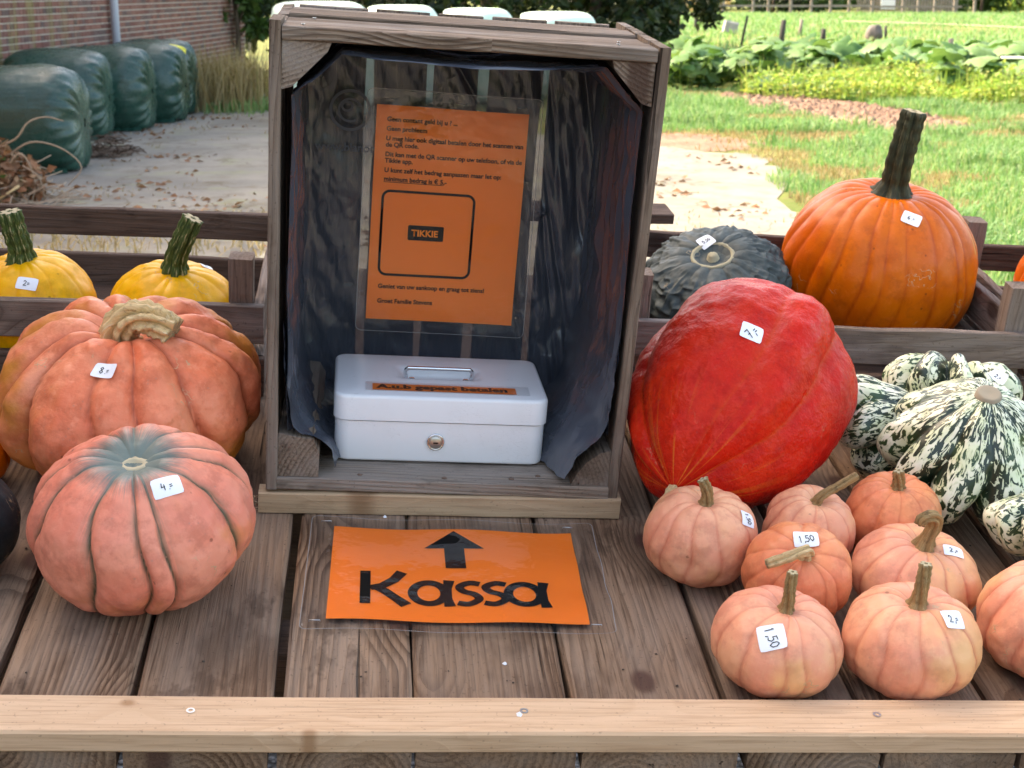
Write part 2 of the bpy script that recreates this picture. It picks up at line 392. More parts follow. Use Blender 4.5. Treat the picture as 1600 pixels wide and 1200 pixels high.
def brick_variant(L, k):
    r = random.Random(k); V = []
    for x in (0, .007):
        for (y, z) in ((-L/2, -.0305), (L/2, -.0305), (L/2, .0305), (-L/2, .0305)):
            q = 1 if x == 0 else .985
            V.append((x + (r.random()-.5)*.003, y*q+(r.random()-.5)*.004, z*q+(r.random()-.5)*.004))
    me = pymesh('brick', V, [(4, 5, 6, 7), (0, 1, 5, 4), (1, 2, 6, 5), (2, 3, 7, 6), (3, 0, 4, 7)]); me.materials.append(M_BRICK)
    me.attributes.new('tone', 'FLOAT', 'POINT').data.foreach_set('value', [0.]*8); return me
stret = [brick_variant(.206, k) for k in range(4)]; head = [brick_variant(.098, 9+k) for k in range(4)]
COURSE = .077
brr = random.Random(2); near = []; far = []
for row in range(int(BH/COURSE)):
    z = .04 + row*COURSE; y = .05 + (.109 if row % 2 else 0) + brr.random()*.03
    while y < BLEN-.12:
        hd = (row % 2 == 1 and brr.random() < .75) or brr.random() < .12
        L = .108 if hd else .216
        yc = y + L/2; y += L
        vis = .40 < z < 1.64 and 4.6 < yc < 12.2
        (near if vis else far).append((yc, z, hd))
near.sort(key=lambda t: t[0]); far += near[300:]; near = near[:300]
for yc, z, hd in near:
    obj('brick', brr.choice(head if hd else stret), None, barn, Tr((.001, yc, z)))
V = []; F = []; tn = []
for yc, z, hd in far:
    if z > 2.3: continue
    L = .098 if hd else .206; n = len(V); q = .002*brr.random(); t = brr.random()
    for x in (.001, .006+q):
        V += [(x, yc-L/2, z-.0305), (x, yc+L/2, z-.0305), (x, yc+L/2, z+.0305), (x, yc-L/2, z+.0305)]
    tn += [t]*8
    F += [(n+4, n+5, n+6, n+7), (n, n+1, n+5, n+4), (n+1, n+2, n+6, n+5), (n+2, n+3, n+7, n+6), (n+3, n, n+4, n+7)]
me = npmesh('brickwork', V, np.array(F), {'tone': tn}, False)
stuff(obj('brickwork', me, M_BRICK, barn))
me, _ = tube_mesh('downpipe', [(.09, 9.28, 0), (.09, 9.28, 2), (.09, 9.28, BH)], [.055]*3, 16)
M_ZINC = plain('grey_downpipe', (.50, .54, .62), .45)
dp = obj('downpipe', me, M_ZINC, barn); dp['label'] = 'pale grey downpipe on the brick wall'
for z in (.6, 1.9, 3.3):
    obj('bracket', tube_mesh('bracket', [(.09, 9.28, z-.02), (.09, 9.28, z+.02)], [.062]*2, 16)[0], M_STEEL, dp)

# building added out of view on the left, only to shade the stall
hm = thing('shade_house', 'added, unseen farmhouse beside the stall, shading the table', 'shade_block', Tr((-2.85, -1.5, 0)))
HB, HL = 5.2, 9.3
obj('wall', box_mesh('wall', -6, 0, 0, HL, 0, HB), plain('shade_house_brick', (.22, .10, .075), .9), hm)
obj('roof', pymesh('roof', [(.05, -.2, HB), (.05, HL+.1, HB), (-3, HL+.1, HB+1.8), (-3, -.2, HB+1.8), (-6.2, HL+.1, HB), (-6.2, -.2, HB)],
    [(0, 1, 2, 3), (3, 2, 4, 5), (0, 3, 5), (1, 4, 2), (0, 5, 4, 1)]), M_TILE, hm)

# unseen hedge, added to dim low sky light, beyond the lane, behind the photographer
def screen_leaf_mat():
    g = G('screen_leaves'); n = g.noise(g.pos(), 3, 3); return g.done(g.mix(g.ss(n, .35, .65), (.03, .06, .02), (.07, .11, .035)), .6, None, .3)
hd0 = thing('hedge', 'added unseen hedge that dims the low sky, across the lane from the stall', 'hedge', Tr((0, -12.5, 0)))
_r = np.random.default_rng(77); _n = 7000; _P = np.stack([-16+32*_r.random(_n), 1.2*_r.random(_n), 3.2*_r.random(_n)**.8], 1)
_d = _r.normal(size=(_n, 3))*.28; _e = _r.normal(size=(_n, 3))*.22
_V = np.stack([_P, _P+_d, _P+_d+_e, _P+_e], 1).reshape(-1, 3); _V[:, 2] = np.maximum(_V[:, 2], .02)
obj('foliage', npmesh('foliage', _V, np.arange(_n*4).reshape(-1, 4), None, False), screen_leaf_mat(), hd0)

# ------------------------------------------------------------------ display table with sloping plank top
table = thing('display_table', 'sloping display table of weathered grey-brown planks edged with new pine', 'table', T.copy())
PV0, PV1 = -.091, 1.32
edges = [-1.075, -.937, -.798, -.657, -.5165, -.379, -.2365, -.1015, .0585, .2205, .362, .503, .645, .787, .93, 1.075]
gaps = [.006, .005, .006, .008, .010, .006, .0105, .003, .0055, .008, .006, .005, .007, .006, .005, .006]
for i in range(len(edges)-1):
    a = edges[i]+gaps[i]/2; b = edges[i+1]-gaps[i+1]/2; dz = random.Random(i).uniform(-.0012, .0)
    me = board_mesh('plank', PV1-PV0, b-a, .027, .0035, 14, .0012, i+40)
    obj('plank', me, M_DECK, table, Tr(((a+b)/2, (PV0+PV1)/2, -.0135+dz)) @ Rz(90) @ Rx(180 if i % 3 == 1 else 0))
for v in (.145, .62, 1.1):
    board('cross_beam', 2.1, .07, .06, M_TRAY, table, Tr((0, v, -.058)))
RAILW, RAILT = .059, .024
# front rail: flat batten of new pine screwed on the front edge
rail = board('front_rail', 2.3, RAILW, RAILT, M_PINE, table, Tr((.0, -.0685, RAILT/2+.0005)) @ Rz(.15), bev=.0025, seg=10, jit=.001)
rail['label'] = 'new pale pine batten along the front edge'
def screw(parent, M, r=.0042):
    V = [(0, 0, .0)]; F = []
    ring = [(r*math.cos(k*math.pi/6), r*math.sin(k*math.pi/6)) for k in range(12)]
    V = [(x, y, .0006) for x, y in ring] + [(x*.55, y*.55, .0006) for x, y in ring] + [(x*.5, y*.5, -.0016) for x, y in ring]
    F = [(k, (k+1) % 12, 12+(k+1) % 12, 12+k) for k in range(12)] + [(12+k, 12+(k+1) % 12, 24+(k+1) % 12, 24+k) for k in range(12)] + [tuple(range(24, 36))]
    obj('screw', pymesh('screw', V, F), M_STEEL, parent, M)
for x, y in ((-.315, .004), (.005, .006), (.36, .003), (.62, .0)):
    screw(rail, Tr((x, y, RAILT/2+.0002)))
for k, wd_ in enumerate((.15, .15, .14, .15, .15)):
    board('shade_board', 2.1, wd_, .018, M_TRAY, table, Tr((0, 1.30, -.11-.153*k)) @ Rx(90), seed=k+3)  # boards added behind the legs to block light and darken the plank gaps
for u in (-.95, .95):
    for v in (.02, 1.2):
        p = T @ Vector((u, v, -.09)); L = p.z - .0
        R = TI.to_3x3().to_4x4()
        board('leg', L+.02, .07, .07, M_TRAY, table, Tr((u, v, -.06)) @ R @ Tr((0, 0, -L/2)) @ Ry(90))

# ------------------------------------------------------------------ laminated signs: strokes drawn on wavy sheets
def wavy(w_, h_, nx, ny, hf, name, z=0., hole=None):
    V = []; F = []
    for j in range(ny+1):
        for i in range(nx+1):
            x = -w_/2 + w_*i/nx; y = -h_/2 + h_*j/ny; V.append((x, y, hf(x, y)+z))
    for j in range(ny):
        for i in range(nx): n = j*(nx+1)+i; F.append((n, n+1, n+nx+2, n+nx+1))
    return pymesh(name, V, F, True)
def rounded_film(w_, h_, hf, name, z, r=.008):
    """film sheet with rounded corners: grid clipped by moving the corner vertices in"""
    nx, ny = 40, 28; V = []; F = []
    for j in range(ny+1):
        for i in range(nx+1):
            x = -w_/2 + w_*i/nx; y = -h_/2 + h_*j/ny
            ax, ay = abs(x)-(w_/2-r), abs(y)-(h_/2-r)
            if ax > 0 and ay > 0:
                d = math.hypot(ax, ay); m = max(ax, ay); k = m/d
                x = math.copysign(w_/2-r+ax*k, x); y = math.copysign(h_/2-r+ay*k, y)
            V.append((x, y, hf(x, y)+z))
    for j in range(ny):
        for i in range(nx): n = j*(nx+1)+i; F.append((n, n+1, n+nx+2, n+nx+1))
    return pymesh(name, V, F, True)
def flatpoly(strips, hf, z, name):
    V = []; F = []
    for vs, fs in strips:
        n = len(V); V += [(v[0], v[1], hf(v[0], v[1])+z) for v in vs]; F += [tuple(n+i for i in f) for f in fs]
    return pymesh(name, V, F)
def arc(cx, cy, rx, ry, a0, a1, n=28): return [(cx+rx*math.cos(rad(a0+(a1-a0)*i/n)), cy+ry*math.sin(rad(a0+(a1-a0)*i/n))) for i in range(n+1)]
def text_mesh(txt, size, hf, z, name, x0, y0, weight=0., ul=False):
    cu = bpy.data.curves.new('tmp', 'FONT'); cu.body = txt; cu.size = size; cu.offset = weight; cu.resolution_u = 3
    ob = bpy.data.objects.new('tmp', cu); COL.objects.link(ob)
    dg = bpy.context.evaluated_depsgraph_get(); me = bpy.data.meshes.new_from_object(ob.evaluated_get(dg))
    bpy.data.objects.remove(ob); bpy.data.curves.remove(cu); me.name = name
    for v in me.vertices: v.co = (v.co.x+x0, v.co.y+y0, hf(v.co.x+x0, v.co.y+y0)+z)
    me.materials.clear(); return me
def staple(parent, M, L=.012):
    me, _ = tube_mesh('staple', [(-L/2, 0, -.001), (-L/2, 0, .0006), (L/2, 0, .0006), (L/2, 0, -.001)], [.0005]*4, 6)
    obj('staple', me, M_STEEL, parent, M)
# "Kassa" sign lying on the planks
KM = T @ Tr((-.0465, .2315, .0015)) @ Rz(-1.0)
kassa = thing('kassa_sign', 'laminated orange sign reading Kassa with a black arrow, on the planks', 'sign', KM)
def kh(x, y):
    e = max(0, (x-.1)/.06)
    return .0012 + .0016*(1+math.sin(x*34+y*9)) * (.3+abs(y)*6) + .005*e*e*max(0, .6-y*4)*(1+.5*math.sin(y*70)) + .0006*math.sin(y*60)
obj('orange_sheet', wavy(.290, .207, 40, 24, kh, 'orange_sheet'), M_ORANGE, kassa)
o = obj('film', rounded_film(.345, .248, kh, 'film', .0009), M_FILM, kassa, Tr((.0, 0, 0))); o['label'] = 'clear laminating pouch'
def film_edge(parent, w_, h_, hf, M=None):
    P = []
    for sx, sy, a in ((1, 1, 0), (-1, 1, 90), (-1, -1, 180), (1, -1, 270)):
        P += arc(sx*(w_/2-.008), sy*(h_/2-.008), .008, .008, a, a+90, 6)
    Q = []
    for (x, y), (x2, y2) in zip(P, P[1:]+P[:1]):
        k = max(1, int(math.hypot(x2-x, y2-y)/.012)); Q += [(x+(x2-x)*i/k, y+(y2-y)*i/k) for i in range(k)]
    Q.append(Q[0]); obj('film_edge', flatpoly([ribbon(Q, .0007)], hf, .0013, 'film_edge'), M_FILMEDGE, parent, M)
film_edge(kassa, .345, .248, kh)
for x, y in ((-.155, .112), (.142, .115), (-.157, -.108), (.152, -.106)): staple(kassa, Tr((x, y, kh(x, y)+.001)))
arrow = [([(-.036, .058), (.0355, .058), (0, .0985), (0, .058)], [(0, 3, 2), (3, 1, 2)]), ([(-.0125, .0585), (.0115, .0585), (.0125, .012), (-.0115, .012)], [(3, 2, 1, 0)])]
obj('arrow', flatpoly(arrow, kh, .0006, 'arrow'), M_INK, kassa)
def kassa_letters():
    S = []; b = -.0715; xh = .057; cap = .073; st = .0118
    x = -.1035
    S.append(ribbon([(x, b), (x-.001, b+cap)], st))
    S.append(ribbon([(x+.005, b+.036), (x+.019, b+.042), (x+.032, b+.056), (x+.041, b+cap)], [.011, .012, .0125, .0135]))
    S.append(ribbon([(x+.009, b+.040), (x+.021, b+.031), (x+.034, b+.015), (x+.046, b)], [.011, .0125, .0125, .0145]))
    def a(cx):
        S.append(ribbon(arc(cx, b+xh/2, .0185, xh/2-.0055, 0, 360, 36), .0108))
        S.append(ribbon([(cx+.0235, b), (cx+.0215, b+.017), (cx+.0215, b+.040), (cx+.0235, b+xh)], [.013, .0095, .0095, .013]))
    def s(cx):
        p = spline([(cx+.0125, b+.0495), (cx+.001, b+.0520), (cx-.0105, b+.044), (cx-.0065, b+.0335), (cx+.006, b+.0265), (cx+.0105, b+.0150), (cx-.001, b+.0050), (cx-.0135, b+.0075)], 30)
        S.append(ribbon([(q.x, q.y) for q in p], .0100))
    a(-.0320); s(.0140); s(.0440); a(.0770)
    return S
_sp = spline
def spline(ctrl, n): return _sp([(*c, 0) if len(c) == 2 else c for c in ctrl], n)
obj('lettering', flatpoly(kassa_letters(), kh, .0006, 'lettering'), M_INK, kassa)

# ------------------------------------------------------------------ upright wooden crate on a batten, lined with black plastic
board_b = board('support_batten', .452, .026, .0275, M_BATTEN, None, T @ Tr((-.058, .3895, .0140)) @ Rz(0.3), bev=.0012, seg=6, jit=.001)
tag(board_b, 'pale splintered wooden batten under the front edge of the upright crate', 'batten')
CM = T @ Tr((-.0556, .3800, .0288)) @ Rz(.32) @ Rx(-4.49) @ Ry(.7)
crate = thing('wooden_crate', 'weathered wooden crate standing on end, lined with black plastic', 'crate', CM)
CW, CD, CH, ST = .440, .32, .560, .0135
UP = Ry(-90)          # board length along crate height
def vboard(a, b, wdt, thk, c0, c1, side, seed, lean=0.):
    # side boards: width along depth b, thickness along a ; back boards: width along a
    M = Tr((a, b, (c0+c1)/2)) @ Ry(lean) @ (Rz(90) if side else Matrix()) @ UP @ Rx(0) 
    # after UP: X->height, Z->-x(a) , Y->b
    me = board_mesh('slat', c1-c0, wdt, thk, .0015, 7, .0014, seed)
    M = Tr((a, b, (c0+c1)/2)) @ Ry(lean) @ (UP if side else Rz(90) @ UP)
    return obj('slat', me, M_CRATE, crate, M)
bw = .0725; gp = (CD-4*bw)/3
for k in range(4):
    b = bw/2 + k*(bw+gp)
    vboard(-CW/2+ST/2-.003, b, bw, ST, 0, CH+(.004 if k == 0 else -.004), True, 60+k, -.7)
    vboard(CW/2-ST/2+.004, b, bw, ST, 0, CH+.001, True, 70+k, 1.0)
for k, (b, wd, dz) in enumerate(((.033, .066, 0), (.107, .07, -.003), (.184, .068, .001), (.262, .075, -.004))):
    me = board_mesh('slat', CW-2*ST+.0125, wd, .0155, .0015, 7, .0014, 80+k)
    obj('slat', me, M_CRATE, crate, Tr((.0005, b, CH-.009+dz)))
for k, (b, wd) in enumerate(((.035, .07), (.115, .08), (.205, .08), (.283, .07))):
    me = board_mesh('slat', CW-2*ST, wd, .0165, .0015, 7, .0014, 90+k)
    obj('slat', me, M_CRATE, crate, Tr((0, b, .0085)))
for k, (a0, a1) in enumerate(((-.206, -.116), (-.104, -.034), (-.024, .036), (.049, .122), (.133, .206))):
    vboard((a0+a1)/2, CD+.006, a1-a0, .011, .002, CH-.004, False, 100+k)
# triangular corner posts run from front to back
def corner(sa, sc, leg, seed, rnd=False):
    a = sa*(CW/2-ST-.0005) + (.0062*sa if sc > 0 else 0); c = CH-.0175 if sc > 0 else .0172
    pr = [(0, 0), (-sa*leg, 0), (-sa*leg*.93, -sc*.010), (-sa*.012, -sc*leg*.93), (0, -sc*leg)]
    if rnd: pr = [(0, 0), (-sa*leg, 0), (-sa*leg*.86, leg*.32), (-sa*leg*.60, leg*.68), (-sa*leg*.25, leg*.95), (0, leg)]
    if seed == 3: pr = [(0, 0), (-sa*.05, 0), (-sa*.05, .034), (-sa*.042, .048), (0, .056)]
    if sa*sc > 0: pr = pr[::-1]
    n = len(pr); V = [(a+x, .004, c+z) for x, z in pr] + [(a+x, CD-.004, c+z) for x, z in pr]
    F = [tuple(range(n)), tuple(range(2*n-1, n-1, -1))] + [(k+n, (k+1) % n + n, (k+1) % n, k) for k in range(n)]
    me = pymesh('corner_post', V, F); 
    # re-centre along the grain so that the wood runs front to back
    for v in me.vertices: v.co = (v.co.y, -v.co.x, v.co.z)
    obj('corner_post', me, M_CRATE, crate, Rz(90))
corner(-1, 1, .055, 1); corner(1, 1, .050, 2); corner(-1, -1, .052, 3); corner(1, -1, .047, 4, True)
for a, b in ((-.19, .02), (.17, .022), (.175, .05), (-.18, .1)):
    screw(crate, Tr((a, b, CH-.0003)), .0025)
M_NAIL = plain('rusty_nail', (.16, .09, .06), .6)
for a, b in ((-.17, .022), (-.105, .016), (.0, .014), (.085, .018), (.12, .03)):
    me, _ = tube_mesh('nail_head', [(0, 0, 0), (0, 0, .0008)], [.0035, .003], 9)
    obj('nail_head', me, M_STEEL if a < -.15 else M_NAIL, crate, Tr((a, b, .0169)))
# the liner: walls and ceiling in one wrinkled sheet, a back sheet, and loose folds at the foot
def liner_shell():
    IA, IC0, IC1 = CW/2-ST-.004, .022, CH-.022
    prof = [(-IA+.004, .075), (-IA+.001, .20), (-IA, .35), (-IA, IC1-.056), (-IA+.056, IC1), (0, IC1-.003), (IA-.045, IC1), (IA+.003, IC1-.052), (IA+.002, .35), (IA+.001, .2), (IA-.002, .085)]
    pts = []
    for (a, c), (a2, c2) in zip(prof[:-1], prof[1:]):
        k = max(2, int(math.hypot(a2-a, c2-c)/.006))
        pts += [(a+(a2-a)*i/k, c+(c2-c)*i/k) for i in range(k)]
    pts.append(prof[-1]); P = np.array(pts)
    d = np.gradient(P, axis=0); nrm = np.stack([-d[:, 1], d[:, 0]], 1); nrm /= np.linalg.norm(nrm, axis=1, keepdims=True)
    nrm *= -np.sign((nrm*(P-np.array([0, .29]))).sum(1))[:, None]     # inward
    nb = 60; s = np.linspace(0, 1, len(P))*1.6; V = []
    for j in range(nb):
        b = .004 + (CD-.014)*j/(nb-1)
        q = np.stack([s*9, np.full(len(P), b*22), np.zeros(len(P))], 1); q2 = np.stack([s*2.4, np.full(len(P), b*42), np.full(len(P), 3.)], 1)
        disp = np.abs(fbm(q2, 3, 31))*.007 + np.abs(fbm(q, 3, 5))*.006 + .001
        sag = np.exp(-((P[:, 0]/.17)**2))*(P[:, 1] > .5)*.008*math.exp(-b*14)
        edge = 1 if j > 2 else .4
        X = P + nrm*disp[:, None]*edge; X[:, 1] -= sag
        bb = b + .008*fbm(np.stack([s*7, s*0+1., s*0], 1), 2, 77)*(1-j/nb)
        bb = np.maximum(bb, .002)
        V.append(np.stack([X[:, 0], bb, X[:, 1]], 1))
    return np.concatenate(V), grid_faces(len(P), nb)
V, F = liner_shell()
liner = obj('plastic_liner', npmesh('plastic_liner', V, F), M_LINER, crate); liner['label'] = 'wrinkled black plastic sheet lining the crate'
def back_sheet():
    nx, nz = 210, 260; a = np.linspace(-.203, .203, nx); c = np.linspace(.019, CH-.021, nz)
    A, Cc = np.meshgrid(a, c); A = A.ravel(); Cc = Cc.ravel()
    q = np.stack([A*16+Cc*5, Cc*6, A*0], 1); d = np.abs(fbm(q, 4, 11))*.005
    q = np.stack([A*20+Cc*9, Cc*13-A*6, A*0+4], 1); d += np.abs(fbm(q, 2, 13))*.0030*(.4+.6*(A > .06)+.5*(Cc < .18))
    # one long diagonal fold from the ceiling down to the right, and gathered folds in the right corner
    t = (A-.02)*.83 + (Cc-.47)*.56; s_ = (A-.02)*.56 - (Cc-.47)*.83
    d += .010*np.exp(-np.abs(t)/.005)*((s_ > -.1) & (s_ < .21))
    q = np.stack([A*60+Cc*12, Cc*5-A*8, A*0+9], 1); d += np.abs(fbm(q, 2, 23))*.007*np.clip((A-.07)/.06, 0, 1)
    q = np.stack([A*45-Cc*30, Cc*40+A*25, A*0+2], 1); d += np.abs(fbm(q, 2, 29))*.0006
    d += np.clip((np.abs(A)-.185)/.02, 0, 1)*.01
    return np.stack([A, CD-.004-d, Cc], 1), grid_faces(nx, nz)
V, F = back_sheet()
obj('back_liner', npmesh('back_liner', V, F), M_LINERB, crate)
def flap(prof, name, seed, amp=.005):
    """loose fold of liner: list of rows (each a polyline of points) lofted and crumpled"""
    rows = [spline(r, 26) for r in prof]; nr = 26
    cols = [spline([r[i] for r in rows], nr) for i in range(26)]
    V = np.array([[cols[i][j] for i in range(26)] for j in range(nr)]).reshape(-1, 3)
    n1 = fbm(V*48, 3, seed); n2 = fbm(V*48+9, 3, seed+1)
    V[:, 0] += n1*amp; V[:, 1] += n2*amp*.8; V[:, 2] += np.abs(n2)*amp*.8
    V[:, 2] = np.maximum(V[:, 2], .0185)
    obj(name, npmesh(name, V, grid_faces(26, nr)), M_LINER, crate)
h = CW/2-ST-.004
flap([[(-h, .004, .21), (-h, .12, .20), (-h, .30, .20)], [(-h+.006, .003, .13), (-h+.012, .12, .12), (-h+.012, .30, .12)],
      [(-h+.018, .004, .078), (-h+.035, .12, .07), (-h+.03, .30, .06)], [(-h+.058, .012, .055), (-h+.06, .14, .035), (-h+.075, .31, .03)], [(-h+.066, .016, .024), (-h+.085, .15, .021), (-h+.11, .31, .02)]], 'loose_fold', 3, .0035)
flap([[(h, .001, .22), (h, .12, .21), (h, .30, .20)], [(h-.002, .0, .15), (h-.02, .12, .14), (h-.02, .30, .12)],
      [(h-.008, -.001, .094), (h-.045, .10, .085), (h-.03, .30, .06)], [(h-.036, -.002, .058), (h-.07, .10, .045), (h-.075, .31, .03)], [(h-.054, -.001, .026), (h-.082, .10, .021), (h-.11, .31, .02)]], 'loose_fold', 8, .0035)
# faint print on the plastic
M_PRINT = plain('faint_print', (.068, .078, .101), .5)
hz = lambda x, y: 0.
pm = Tr((-.135, CD-.020, .40)) @ Rx(90)
obj('printed_text', text_mesh('www.blanor', .016, hz, 0, 'printed_text', -.045, -.03, .0002), M_PRINT, crate, pm)
obj('printed_emblem', flatpoly([ribbon(arc(0, .025, .026, .026, 0, 360, 40), .004), ribbon(arc(0, .025, .015, .015, 20, 300, 30), .003), ribbon(arc(-.004, .03, .007, .006, 0, 360, 20), .003)], hz, 0, 'printed_emblem'), M_PRINT, crate, pm)

# ------------------------------------------------------------------ payment notice stapled to the back of the crate
PM = CM @ Tr((.0010, CD-.026, .2865)) @ Rx(90) @ Rz(-.6)
post = thing('payment_notice', 'laminated orange A4 notice with Dutch text inside the crate', 'notice', PM)
def ph(x, y): return .0015*math.sin(x*22+1)*math.sin(y*13) + .0012*math.sin(y*30+x*8) + .004*max(0, y-.10)/.05*math.sin(x*38)*.35
obj('orange_sheet', wavy(.205, .297, 24, 34, ph, 'orange_sheet'), M_ORANGE, post)
o = obj('film', rounded_film(.236, .335, ph, 'film', .0012), M_FILM, post, Tr((.002, .002, 0))); o['label'] = 'clear laminating pouch'
film_edge(post, .236, .335, ph, Tr((.002, .002, 0)))
for x in (-.085, .01, .092): staple(post, Tr((x, .157, ph(x, .157)+.002)))
lines = [(.127, 'Geen contant geld bij u ? ...'), (.1145, 'Geen probleem'), (.1015, 'U mag hier ook digitaal betalen door het scannen van'), (.093, 'de QR code.'),
         (.080, 'Dit kan met de QR scanner op uw telefoon, of via de'), (.0715, 'Tikkie app.'), (.0585, 'U kunt zelf het bedrag aanpassen maar let op:'), (.0465, 'minimum bedrag is \u20ac 5,-'),
         (-.1035, 'Geniet van uw aankoop en graag tot ziens!'), (-.1245, 'Groet Familie Stevens')]
for y, t in lines:
    obj('text_line', text_mesh(t, .0086, ph, .0007, 'text_line', -.088, y, .00022), M_INK, post)
obj('underline', flatpoly([ribbon([(-.088+.0115*k, .0450) for k in range(8)], .0007)], ph, .0007, 'underline'), M_INK, post)
# empty frame where the payment code stood, and its name plate
fr = arc(.0415, .0645, .008, .008, 90, 0, 6)
def rrect(hw, hh, r):
    P = []
    for sx, sy, a in ((1, 1, 0), (-1, 1, 90), (-1, -1, 180), (1, -1, 270)):
        P += arc(sx*(hw-r), sy*(hh-r), r, r, a, a+90, 6)
    return P + [P[0]]
off = (-.0255, -.0255)
P = [(x+off[0], y+off[1]) for x, y in rrect(.0625, .0585, .010)]
obj('code_frame', flatpoly([ribbon(P, .0034)], ph, .0007, 'code_frame'), M_INK, post)
def plate_poly(hw, hh, r):
    p = [(x+off[0]-.001, y+off[1]+.002) for x, y in rrect(hw, hh, r)[:-1]]
    return [([(off[0]-.001, off[1]+.002)]+p, [(0, k+1, (k+1) % len(p)+1) for k in range(len(p))])]
np_ = obj('name_plate', flatpoly(plate_poly(.0245, .0105, .002), ph, .0008, 'name_plate'), M_INK, post)
obj('plate_text', text_mesh('TIKKIE', .0125, ph, .0014, 'plate_text', off[0]-.0205, off[1]-.0023, .00045), plain('orange_print', (.93, .24, .03), .5), np_)

# ------------------------------------------------------------------ white cash box
BX = CM @ Tr((-.0055, .142, .0172)) @ Rz(.6)
cash = thing('cash_box', 'white metal cash box with chrome handle and lock inside the crate', 'cash box', BX)
def paint():
    g = G('white_powder_coat'); o = g.obj(); n = g.noise(o, 900, 2)
    s = g.noise(o, 60, 4, .7); c = g.mix(g.ss(s, .64, .74, 0, .5), (.78, .79, .81), (.50, .50, .50)); sc = g.noise(g.vec(o, (30, 4, 60)), 3, 3, .6); c = g.mix(g.m('MULTIPLY', g.ss(g.m('ABSOLUTE', g.m('SUBTRACT', sc, .5)), .006, .002), g.ss(g.noise(o, 14, 2), .56, .64, 0, .5)), c, (.45, .45, .46)); gd = g.noise(o, 9, 4, .65); c = g.mix(g.ss(gd, .5, .75, 0, .25), c, (.62, .60, .57))
    return g.done(c, .33, g.bump(n, .12, .0004), .5)
M_WHITE = paint()
BWD, BDP = .272, .172
def rbox(name, w_, d_, z0, z1, r, bev, parent, mat, top=True, bot=True):
    def ring(inset, z, rr):
        P = []
        for sx, sy, a in ((1, 1, 0), (-1, 1, 90), (-1, -1, 180), (1, -1, 270)):
            P += [(x, y, z) for x, y in arc(sx*(w_/2-r), sy*(d_/2-r), r-inset, r-inset, a, a+90, 6)]
        return P
    lv = [(bev, z0), (bev*.3, z0+bev*.3), (0, z0+bev)] if bot else [(0, z0)]
    lv += [(0, z1-bev), (bev*.12, z1-bev*.5), (bev*.45, z1-bev*.14), (bev, z1)] if top else [(0, z1)]
    V = []; F = []
    for ins, z in lv: V += ring(ins, z, r)
    n = 28
    for i in range(len(lv)-1): F += [(i*n+k, i*n+(k+1) % n, (i+1)*n+(k+1) % n, (i+1)*n+k) for k in range(n)]
    F.append(tuple(range(n-1, -1, -1)))
    if not (top and name == 'lid'): F.append(tuple((len(lv)-1)*n+k for k in range(n)))
    return V, F, (len(lv)-1)*n, n
V, F, _, _ = rbox('box_base', BWD-.0045, BDP-.0045, .002, .056, .018, .004, None, None, top=False)
me = pymesh('box_base', V, F, True); obj('box_base', me, M_WHITE, cash)
# lid with a dished recess for the handle
V, F, s0, n = rbox('lid', BWD, BDP, .0578, .091, .018, .005, None, None, bot=False)
RW, RD, RY = .106, .044, .012
def rec(hw, hd, z, r):
    P = []
    for sx, sy, a in ((1, 1, 0), (-1, 1, 90), (-1, -1, 180), (1, -1, 270)):
        P += [(x, y+RY, z) for x, y in arc(sx*(hw-r), sy*(hd-r), r, r, a, a+90, 6)]
    return P
b0 = len(V); prev = s0
for hw, hd, z, r in ((RW/2+.010, RD/2+.010, .0911, .016), (RW/2+.006, RD/2+.006, .0910, .015), (RW/2, RD/2, .0895, .013), (RW/2-.008, RD/2-.006, .082, .010), (RW/2-.012, RD/2-.009, .0795, .008)):
    k0 = len(V); V += rec(hw, hd, z, r)
    F += [(prev+k, prev+(k+1) % n, k0+(k+1) % n, k0+k) for k in range(n)]; prev = k0
F.append(tuple(prev+k for k in range(n)))
me = pymesh('lid', V, F, True); lid = obj('lid', me, M_WHITE, cash)
for o in (me, bpy.data.meshes['box_base']):
    try: o.set_sharp_from_angle(angle=rad(50))
    except Exception: pass
hp = [(-.042, RY-.004, .081), (-.044, RY-.004, .0935), (-.0405, RY-.006, .0985), (-.034, RY-.007, .0995), (.034, RY-.007, .0995), (.0405, RY-.006, .0985), (.044, RY-.004, .0935), (.042, RY-.004, .081)]
me, _ = tube_mesh('handle', spline(hp, 50), [.0026]*50, 10); hd_ = obj('handle', me, M_CHROME, cash)
for sx in (-1, 1):
    me, _ = tube_mesh('handle_foot', [(sx*.036, RY-.010, .0805), (sx*.036, RY-.010, .086), (sx*.036, RY-.010, .0875)], [.0055, .0048, .003], 12)
    obj('handle_foot', me, M_CHROME, hd_)
def disc_lathe(name, prof, n=24):
    V = []; F = []
    for r, z in prof: V += [(r*math.cos(2*math.pi*k/n), r*math.sin(2*math.pi*k/n), z) for k in range(n)]
    for i in range(len(prof)-1): F += [(i*n+k, i*n+(k+1) % n, (i+1)*n+(k+1) % n, (i+1)*n+k) for k in range(n)]
    F.append(tuple((len(prof)-1)*n+k for k in range(n))); return pymesh(name, V, F, True)
LM = Tr((-.006, -BDP/2+.001, .031)) @ Rx(90)
lk = obj('lock', disc_lathe('lock', [(.0112, 0), (.0112, .0012), (.0098, .002), (.0092, .0012), (.0088, .0012)]), M_CHROME, cash, LM)
obj('key_barrel', disc_lathe('key_barrel', [(.0082, 0), (.0082, .0034), (.0074, .0040)]), plain('brushed_nickel', (.56, .52, .48), .3, Metallic=1.0), lk)
